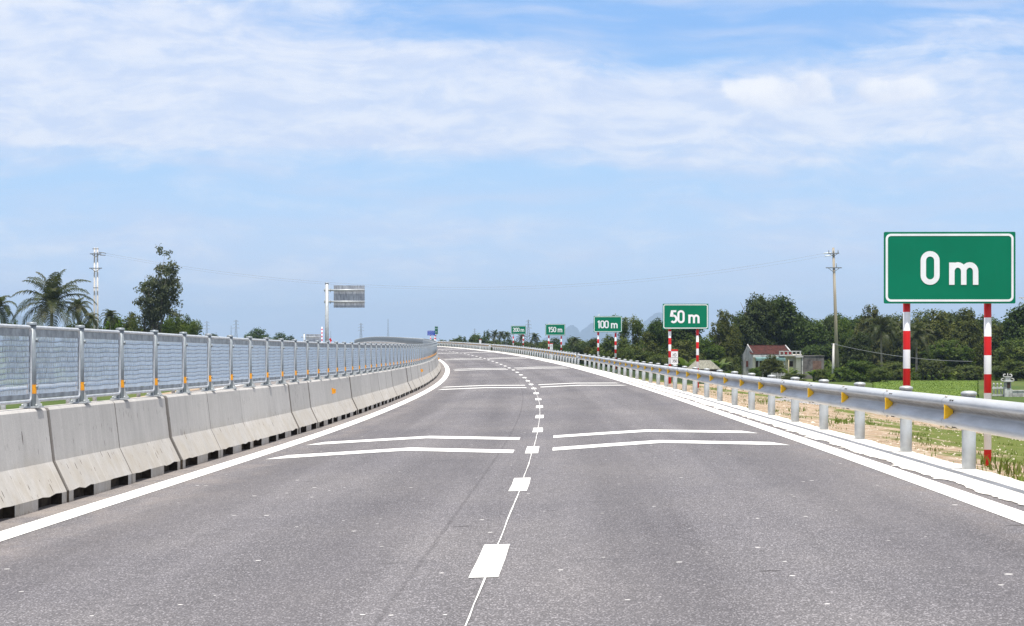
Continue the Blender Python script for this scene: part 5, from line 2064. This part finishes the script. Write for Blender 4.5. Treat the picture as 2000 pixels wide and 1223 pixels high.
wire('upper of the sagging wires crossing the sky between the two utility poles', (xl + 1.0, D_P - 0.2, ztl - 0.55), (x - 0.95, D_P - 0.1, ztop - 0.56), 3.3, 0.008)
wire('lower of the sagging wires crossing the sky between the two utility poles', (xl + 0.9, D_P + 0.1, ztl - 0.72), (x - 0.8, D_P + 0.12, ztop - 0.8), 3.3, 0.006)
wire('low dark wire running right from the short service pole among the trees', (xs_, D_P - 2, zs_ - 0.05), (pix(1900, 226)[0], 226, pix(0, 226, 706)[1]), 0.4, 0.02)
xr, zr = pix(2004, 236, 578)
mb = MB()
mb.tube([(0, 0, 0), (0, 0, zr - GROUND)], [0.16, 0.1], 8)
crossarm(mb, zr - GROUND - 0.2, 0.75)
tag(mb.build('utility_pole', M['polewhite'], None, (xr, 236, GROUND)), 'utility pole at the right edge of which only the cross arm end shows', 'utility pole')

# ------------------------------------------------------------------ house, shed, hut, shrine
D_H = 236.0
kh = D_H / F


def HX(px):
    return (px - 1455) * kh


def HZ(py):
    return CAM_H - (py - HORIZON) * kh - GROUND


house = thing('house', 'small cream house with a mossy red tile roof among the trees', 'house', (pix(1455, D_H)[0], D_H, GROUND))
W, DEP = HX(1566), 4.2
zr_, ze = HZ(675.5), HZ(692)
mb = MB()
wl = HX(1545)
# gabled main block: ridge parallel to the view's x axis, left gable turned to the viewer
gx = HX(1470)
mb.prism([(gx, 0), (W, 0), (W, DEP), (gx, DEP)], 0, ze - 0.02, 0)
mb.build('wall', M['cream'], house)
mb = MB()
G = [(0, 1.0), (gx - 0.003, 0.0)]
pts = [(0.0, 1.6), (gx - 0.004, -0.004), (gx - 0.004, 2.6), (0.0, 3.8)]
mid = ((pts[0][0] + pts[1][0]) / 2 - 0.06, (pts[0][1] + pts[1][1]) / 2)
A = [(pts[0][0], pts[0][1], 0), (pts[1][0], pts[1][1], 0), (pts[1][0], pts[1][1], ze + 0.1), (mid[0], mid[1], zr_ + 0.12), (pts[0][0], pts[0][1], ze + 0.05)]
mb.face(A)
mb.face([(pts[1][0], pts[1][1], 0), (pts[2][0], pts[2][1], 0), (pts[2][0], pts[2][1], ze), (pts[1][0], pts[1][1], ze + 0.1)])
mb.face([(pts[3][0], pts[3][1], 0), (pts[0][0], pts[0][1], 0), (pts[0][0], pts[0][1], ze + 0.05), (pts[3][0], pts[3][1], ze)])
mb.face([(pts[2][0], pts[2][1], 0), (pts[3][0], pts[3][1], 0), (pts[3][0], pts[3][1], ze), (pts[2][0], pts[2][1], ze)])
mb.build('gable_wall', M['grime'], house)
# roof: front slope from eave to ridge with rows of tiles
mb = MB()
xe0, xe1 = gx - 0.25, HX(1545)
xr0, xr1 = mid[0] + 0.05, HX(1538)
nrow = 12
for i in range(nrow):
    f0, f1 = i / nrow, (i + 1) / nrow
    y0_, y1_ = -0.25 + f0 * 2.1, -0.25 + f1 * 2.1
    za, zb = ze - 0.02 + f0 * (zr_ - ze), ze - 0.02 + f1 * (zr_ - ze)
    xa0, xb0 = xe0 + (xr0 - xe0) * f0, xe1 + (xr1 - xe1) * f0
    xa1, xb1 = xe0 + (xr0 - xe0) * f1, xe1 + (xr1 - xe1) * f1
    n = 30
    ra = [(xa0 + (xb0 - xa0) * j / n, y0_, za + 0.05 + (0.02 if j % 2 else 0)) for j in range(n + 1)]
    rb = [(xa1 + (xb1 - xa1) * j / n, y1_ + 0.05, zb + 0.02 + (0.02 if j % 2 else 0)) for j in range(n + 1)]
    mb.grid([ra, rb], 0, False)
    mb.grid([[(p[0], p[1], p[2] - 0.05) for p in ra], ra], 0, False)
mb.face([(xr0, 1.9, zr_), (xr1, 1.9, zr_), (xe1, 4.4, ze), (xe0, 4.4, ze)])
mb.box(((xr0 + xr1) / 2, 1.88, zr_ + 0.02), (xr1 - xr0, 0.22, 0.12))
mb.build('roof', M['tiles'], house)
mb = MB()
mb.tube([(xr1, 1.85, zr_ + 0.05), (xe1 + 0.12, -0.27, ze + 0.05)], 0.07, 5)
mb.tube([(mid[0], mid[1] - 0.02, zr_ + 0.14), (gx, -0.04, ze + 0.12)], 0.06, 5)
mb.build('verge_trim', M['grime'], house)
mb = MB()
mb.box(((gx + HX(1520)) / 2, -0.30, ze - 0.20), (HX(1520) - gx, 0.12, 0.26))
mb.build('eave_band', M['shrine'], house)
# flat roofed right bay with pierced parapet
mb = MB()
bx0, bx1 = HX(1520), HX(1563)
mb.box(((bx0 + bx1) / 2, -0.35, HZ(693.5) - 0.05), (bx1 - bx0, 0.9, 0.14))
n = 5
for j in range(n + 1):
    mb.box((bx0 + 0.08 + (bx1 - bx0 - 0.16) * j / n, -0.7, HZ(689.5)), (0.14, 0.14, 0.34))
mb.box(((bx0 + bx1) / 2, -0.7, HZ(686.3)), (bx1 - bx0, 0.16, 0.09))
mb.build('parapet', M['shrine'], house)
mb = MB()
for j in (1, 2):
    mb.box((bx0 + 0.08 + (bx1 - bx0 - 0.16) * (j + 0.5) / n, -0.68, HZ(689.5)), (0.3, 0.06, 0.2))
mb.build('vent', M['red'], house)
mb = MB()
ax0, ax1 = HX(1474), HX(1532)
mb.face([(ax0, -0.02, HZ(696.5)), (ax0, -1.1, HZ(700)), (ax1, -1.1, HZ(700)), (ax1, -0.02, HZ(696.5))])
mb.face([(ax0, -1.1, HZ(700)), (ax0, -1.12, HZ(704.5)), (ax1, -1.12, HZ(704.5)), (ax1, -1.1, HZ(700))])
mb.face([(ax0, -0.02, HZ(696.5) - 0.04), (ax1, -0.02, HZ(696.5) - 0.04), (ax1, -1.09, HZ(700) - 0.04), (ax0, -1.09, HZ(700) - 0.04)])
mb.build('awning', M['awning'], house)
mb = MB()
mb.box((HX(1482), -0.012, 1.05), (HX(1489) - HX(1476.5), 0.05, 2.0))
mb.build('door', M['darkwood'], house)
mb = MB()
mb.box((HX(1480.5), -0.9, 1.1), (0.1, 0.1, 2.2))
mb.box((HX(1530), -0.9, 1.1), (0.1, 0.1, 2.2))
mb.build('awning_post', M['shrine'], house)
mb = MB()
mb.box((HX(1544.5), -0.01, HZ(711)), (HX(1549) - HX(1540.5), 0.05, 0.55))
wn = mb.build('window', M['darkwood'], house)
mb = MB()
mb.box((HX(1544.5), -0.1, HZ(704.6)), (HX(1551) - HX(1538), 0.25, 0.07))
mb.build('sill', M['shrine'], wn)
mb = MB()
ang = math.atan2(pts[1][1] - pts[0][1], pts[1][0] - pts[0][0])
c0 = Vector((pts[0][0], pts[0][1], 0)).lerp(Vector((pts[1][0], pts[1][1], 0)), 0.42)
mb.box((c0.x, c0.y - 0.01, HZ(711)), (0.36, 0.06, 0.62), ang)
mb.build('window', M['redwood'], house)

shed = thing('shed', 'windowless blackened shed adjoining the right end of the house', 'shed', (pix(1588, 235)[0], 235, GROUND))
sw = (1610 - 1567) * 235 / F
mb = MB()
hs = pix(0, 235, 696)[1] - GROUND
mb.prism([(-sw / 2, 0), (sw / 2, 0), (sw / 2, 3), (-sw / 2, 3)], 0, hs)
mb.build('wall', M['mould'], shed)
mb = MB()
mb.box((0, 1.5, hs + 0.04), (sw + 0.1, 3.1, 0.08))
mb.build('roof', M['mould'], shed)
mb = MB()
mb.box((sw * 0.18, -0.02, hs * 0.42), (0.9, 0.05, hs * 0.75))
mb.build('door', M['brickwall'], shed)
porch = thing('porch', 'small cream porch with a flat slab between house and shed', 'porch', (pix(1561, 234.5)[0], 234.5, GROUND))
mb = MB()
hp = pix(0, 234.5, 697)[1] - GROUND
mb.box((0.0, 0, hp), (0.75, 0.9, 0.16))
mb.build('slab', M['shrine'], porch)
mb = MB()
mb.box((0.28, -0.3, hp / 2 - 0.04), (0.12, 0.12, hp - 0.09))
mb.build('pillar', M['shrine'], porch)
mb = MB()
mb.box((-0.05, 0.2, hp / 2 - 0.05), (0.5, 0.1, hp - 0.12))
mb.build('wall', M['cream'], porch)

yf = thing('picket_fence', 'short weathered picket fence in the yard below the house door', 'fence', (pix(1518, 218)[0], 218, GROUND))
mb = MB()
for j in range(9):
    mb.box((-0.55 + j * 0.14, 0, 0.42), (0.06, 0.03, 0.84 + 0.05 * math.sin(j * 2.1)))
mb.box((0, 0.03, 0.62), (1.25, 0.03, 0.06))
mb.box((0, 0.03, 0.25), (1.25, 0.03, 0.06))
mb.build('picket', M['grime'], yf)
mb = MB()
mb.tube([(0, 0, 0), (0.02, 0, pix(0, 219, 703)[1] - GROUND)], 0.05, 6)
tag(mb.build('garden_stake', M['pole'], None, (pix(1540, 219)[0], 219, GROUND)), 'bare upright stake before the house window', 'stake')

hut = thing('hut', 'low brown hut with a pale sheet roof behind the 50 m sign posts', 'hut', (pix(1372, 205)[0], 205, GROUND), math.radians(-8))
kk = 205 / F
mb = MB()
hz_e = pix(0, 205, 719)[1] - GROUND
hz_r = pix(0, 205, 704)[1] - GROUND
w2 = 28 * kk
mb.prism([(-w2, 0), (w2, 0), (w2, 2.6), (-w2, 2.6)], 0, hz_e)
mb.build('wall', M['brickwall'], hut)
mb = MB()
for sd in (0, 1):
    ya, yb = (-0.35, 1.3) if sd == 0 else (2.95, 1.3)
    n = 40
    ra = [(-w2 - 0.2 + (2 * w2 + 0.4) * j / n, ya, hz_e - 0.1 + 0.025 * (j % 2)) for j in range(n + 1)]
    rb = [(-w2 * 0.5 + (w2 * 1.0) * j / n, yb, hz_r + 0.025 * (j % 2)) for j in range(n + 1)]
    mb.grid([ra, rb], 0, False)
    mb.grid([[(p[0], p[1], p[2] - 0.04) for p in ra], [(p[0], p[1], p[2] - 0.04) for p in rb]], 0, False)
for sd in (-1, 1):
    mb.face([(sd * (w2 + 0.2), -0.35, hz_e - 0.1), (sd * (w2 + 0.2), 2.95, hz_e - 0.1), (sd * w2 * 0.5, 1.3, hz_r)])
mb.build('roof', M['asbestos'], hut)
mb = MB()
mb.box((w2 * 0.5, -0.02, hz_e * 0.45), (0.7, 0.05, hz_e * 0.8))
mb.build('door', M['darkwood'], hut)

D_S = 155.0
ksn = D_S / F
sx0 = pix(1941, D_S)[0]
ZS_ = lambda py: CAM_H - (py - HORIZON) * ksn - GROUND
rail_ = thing('balustrade', 'short pale concrete balustrade left of the ornate shrine pillar', 'balustrade', (sx0, D_S, GROUND))
mb = MB()
for j in range(5):
    xx = (j * 7.0) * ksn
    mb.tube([(xx, 0, 0), (xx, 0, ZS_(755)), (xx, 0, ZS_(752.5)), (xx, 0, ZS_(750.5)), (xx, 0, ZS_(748))], [0.055, 0.055, 0.035, 0.085, 0.02], 8)
mb.build('baluster', M['shrine'], rail_)
mb = MB()
mb.box((14 * ksn, 0, ZS_(758)), (34 * ksn, 0.11, 0.12))
mb.box((14 * ksn, 0, ZS_(772)), (34 * ksn, 0.11, 0.12))
mb.build('handrail', M['shrine'], rail_)
sh = thing('shrine', 'ornate pale shrine pillar with curled finials at the right edge', 'shrine', (pix(1968, D_S)[0], D_S, GROUND))
mb = MB()
mb.box((0, 0, ZS_(760) / 2), (15 * ksn, 0.6, ZS_(760)))
mb.box((0, 0, ZS_(752)), (11 * ksn, 0.5, 0.7))
mb.box((0, 0, ZS_(744.5)), (18 * ksn, 0.75, 0.1))
mb.box((0, 0, ZS_(740)), (9 * ksn, 0.4, 0.3))
mb.box((0, 0, ZS_(736)), (13 * ksn, 0.55, 0.08))
mb.build('pillar', M['shrine'], sh)
mb = MB()
for sd in (-1, 1):
    for (bx_, bz, r_, hgt) in ((9, 745, 3.2, 5.5), (5.5, 737, 2.6, 6)):
        P = []
        for q in range(9):
            a = -math.pi / 2 + q * math.pi * 1.25 / 8
            P.append((sd * (bx_ * ksn + r_ * ksn * math.cos(a)), 0, ZS_(bz) + hgt * ksn * 0.5 * (1 + math.sin(a))))
        mb.tube(P, [0.06 - 0.004 * q for q in range(9)], 6)
mb.tube([(0, 0, ZS_(736)), (0, 0, ZS_(729))], [0.06, 0.015], 6)
mb.build('finial', M['shrine'], sh)
mb = MB()
mb.box((0, -0.31, ZS_(752)), (6 * ksn, 0.04, 0.42))
mb.build('niche', M['darkwood'], sh)
lw = MB()
lw.box((1.35, 0, ZS_(764) / 2), (2.7, 0.25, ZS_(764)))
lw.box((1.35, 0, ZS_(763)), (2.75, 0.32, 0.07))
tag(lw.build('low_wall', M['shrine'], None, (pix(1977, D_S)[0], D_S, GROUND)), 'low grey concrete wall right of the shrine pillar', 'wall')

# ------------------------------------------------------------------ far lattice towers
def pylon_mesh(seed, arms):
    mb = MB()
    H = 40.0
    t = 0.26

    def bar(a, b_, r=t):
        mb.tube([a, b_], r * 0.5, 4, caps=False, smooth=False)
    lv = [0, 7, 13, 18, 22.5, 26.5, 30, 33, 36, 38.5]
    wd = lambda z: 3.6 * (1 - z / 30) + 1.0 * (z / 30) if z < 30 else 1.0 - 0.35 * (z - 30) / 10
    for a, b_ in zip(lv[:-1], lv[1:]):
        wa, wb = wd(a), wd(b_)
        C = [(-1, -1), (1, -1), (1, 1), (-1, 1)]
        for i in range(4):
            p, q = C[i], C[(i + 1) % 4]
            bar((p[0] * wa, p[1] * wa, a), (p[0] * wb, p[1] * wb, b_), t * 1.5)
            bar((p[0] * wa, p[1] * wa, a), (q[0] * wb, q[1] * wb, b_))
            bar((q[0] * wa, q[1] * wa, a), (p[0] * wb, p[1] * wb, b_))
            bar((p[0] * wb, p[1] * wb, b_), (q[0] * wb, q[1] * wb, b_))
    bar((0, 0, 38.5), (0, 0, H))
    for z, L in arms:
        for sd in (-1, 1):
            bar((sd * wd(z), 0, z + 1.2), (sd * L, 0, z), t * 1.2)
            bar((sd * wd(z), 0, z - 0.2), (sd * L, 0, z), t * 1.2)
            bar((sd * L, 0, z), (sd * L, 0, z - 1.8), t)
    return mb.mesh('lattice_tower', M['pylon'])


PY = [pylon_mesh(1, ((27, 6.2), (32, 5.2), (37, 4.4))), pylon_mesh(2, ())]
for (px, top, d, wh, lab) in ((461, 623.5, 1900, 0, 'faint lattice pylon right of the left trees, above the fence'),
                              (404, 626, 2100, 0, 'faint lattice pylon just right of the arching bamboo'),
                              (705, 630, 1800, 0, 'faint lattice pylon with cross arms right of the cantilever sign'),
                              (758, 622, 1700, 1, 'slim lattice mast with spread feet above the far fence'),
                              (1032, 623, 1500, 0, 'lattice pylon standing behind the 200 m sign'),
                              (927, 641, 2600, 0, 'tiny lattice pylon above the far trees left of the 200 m sign'),
                              (451.5, 635, 2600, 1, 'tiny thin mast just left of the faint pylon above the fence'),
                              (646, 645, 2600, 1, 'tiny thin mast just right of the cantilever pole')):
    d *= 1.7
    x, zt = pix(px, d, top)
    o = link('lattice_tower', PY[wh], None, (x, d, GROUND), rz=0.25 if wh == 0 else 0.0)
    k_ = (zt - GROUND) / 40.0
    o.scale = (k_ * (0.8 if wh == 0 else 0.55),) * 2 + (k_,)
    tag(o, lab, 'pylon', 'faint lattice towers on the horizon')

# ------------------------------------------------------------------ hills
def hill(name, d, profile, depth, seed):
    """ridge with real depth: profile is a list of (px, y) along its skyline"""
    rg = random.Random(seed)
    xs_ = np.linspace(profile[0][0], profile[-1][0], 70)
    ys_ = np.interp(xs_, [p[0] for p in profile], [p[1] for p in profile])
    mb = MB()
    rows = []
    n = 14
    for j in range(n + 1):
        f = j / n
        prof = math.sin(math.pi * f) ** 0.7
        row = []
        for i, (px, py) in enumerate(zip(xs_, ys_)):
            x, z = pix(px, d, py)
            h = (z - GROUND + 1.5) * prof * (1 + 0.10 * math.sin(i * 0.9 + j * 1.3) * (1 - prof)) - 1.5
            row.append((x + rg.uniform(-5, 5), d + (f - 0.5) * depth + rg.uniform(-20, 20), GROUND + h))
        rows.append(row)
    mb.grid(rows, 0, True)
    return tag(mb.build(name, M['karst']), kind='structure')


hill('hills', 13500, [(1046, 672), (1060, 662), (1076, 655), (1090, 652), (1101, 650), (1106, 640), (1113, 635.5), (1119, 635), (1125, 640), (1132, 652), (1135, 655), (1138, 644), (1142, 640),
                     (1146, 644), (1149, 634), (1155, 631), (1161, 630), (1170, 634), (1180, 645), (1196, 650), (1225, 648), (1250, 634), (1268, 622), (1280, 612), (1290, 610), (1302, 614), (1318, 630), (1345, 652), (1380, 672)], 1500, 4)
hill('hills', 13500, [(-140, 672), (-80, 640), (-30, 618), (5, 610), (22, 611), (40, 620), (52, 617), (66, 628), (90, 650), (120, 672)], 1500, 9)

# ------------------------------------------------------------------ haze
mb = MB()
mb.box((0, 7400, 118), (15000, 15200, 244))
hz_o = mb.build('haze', None)
hm = bpy.data.materials.new('haze')
hm.use_nodes = True
hm.node_tree.nodes.clear()
t = NT(hm.node_tree)
out = t.node('ShaderNodeOutputMaterial')
pv = t.node('ShaderNodeVolumePrincipled')
pv.inputs['Color'].default_value = (0.58, 0.77, 1.0, 1)
pv.inputs['Density'].default_value = 0.00012
pv.inputs['Anisotropy'].default_value = 0.2
t.l.new(pv.outputs[0], out.inputs['Volume'])
hz_o.data.materials.clear()
hz_o.data.materials.append(hm)
tag(hz_o, 'pale blue haze over the distant land', 'haze', kind='stuff')

scene.cycles.max_bounces = 6
scene.cycles.diffuse_bounces = 3
scene.cycles.transmission_bounces = 3
scene.cycles.volume_bounces = 0
scene.cycles.use_denoising = True
scene.cycles.denoising_prefilter = 'NONE'
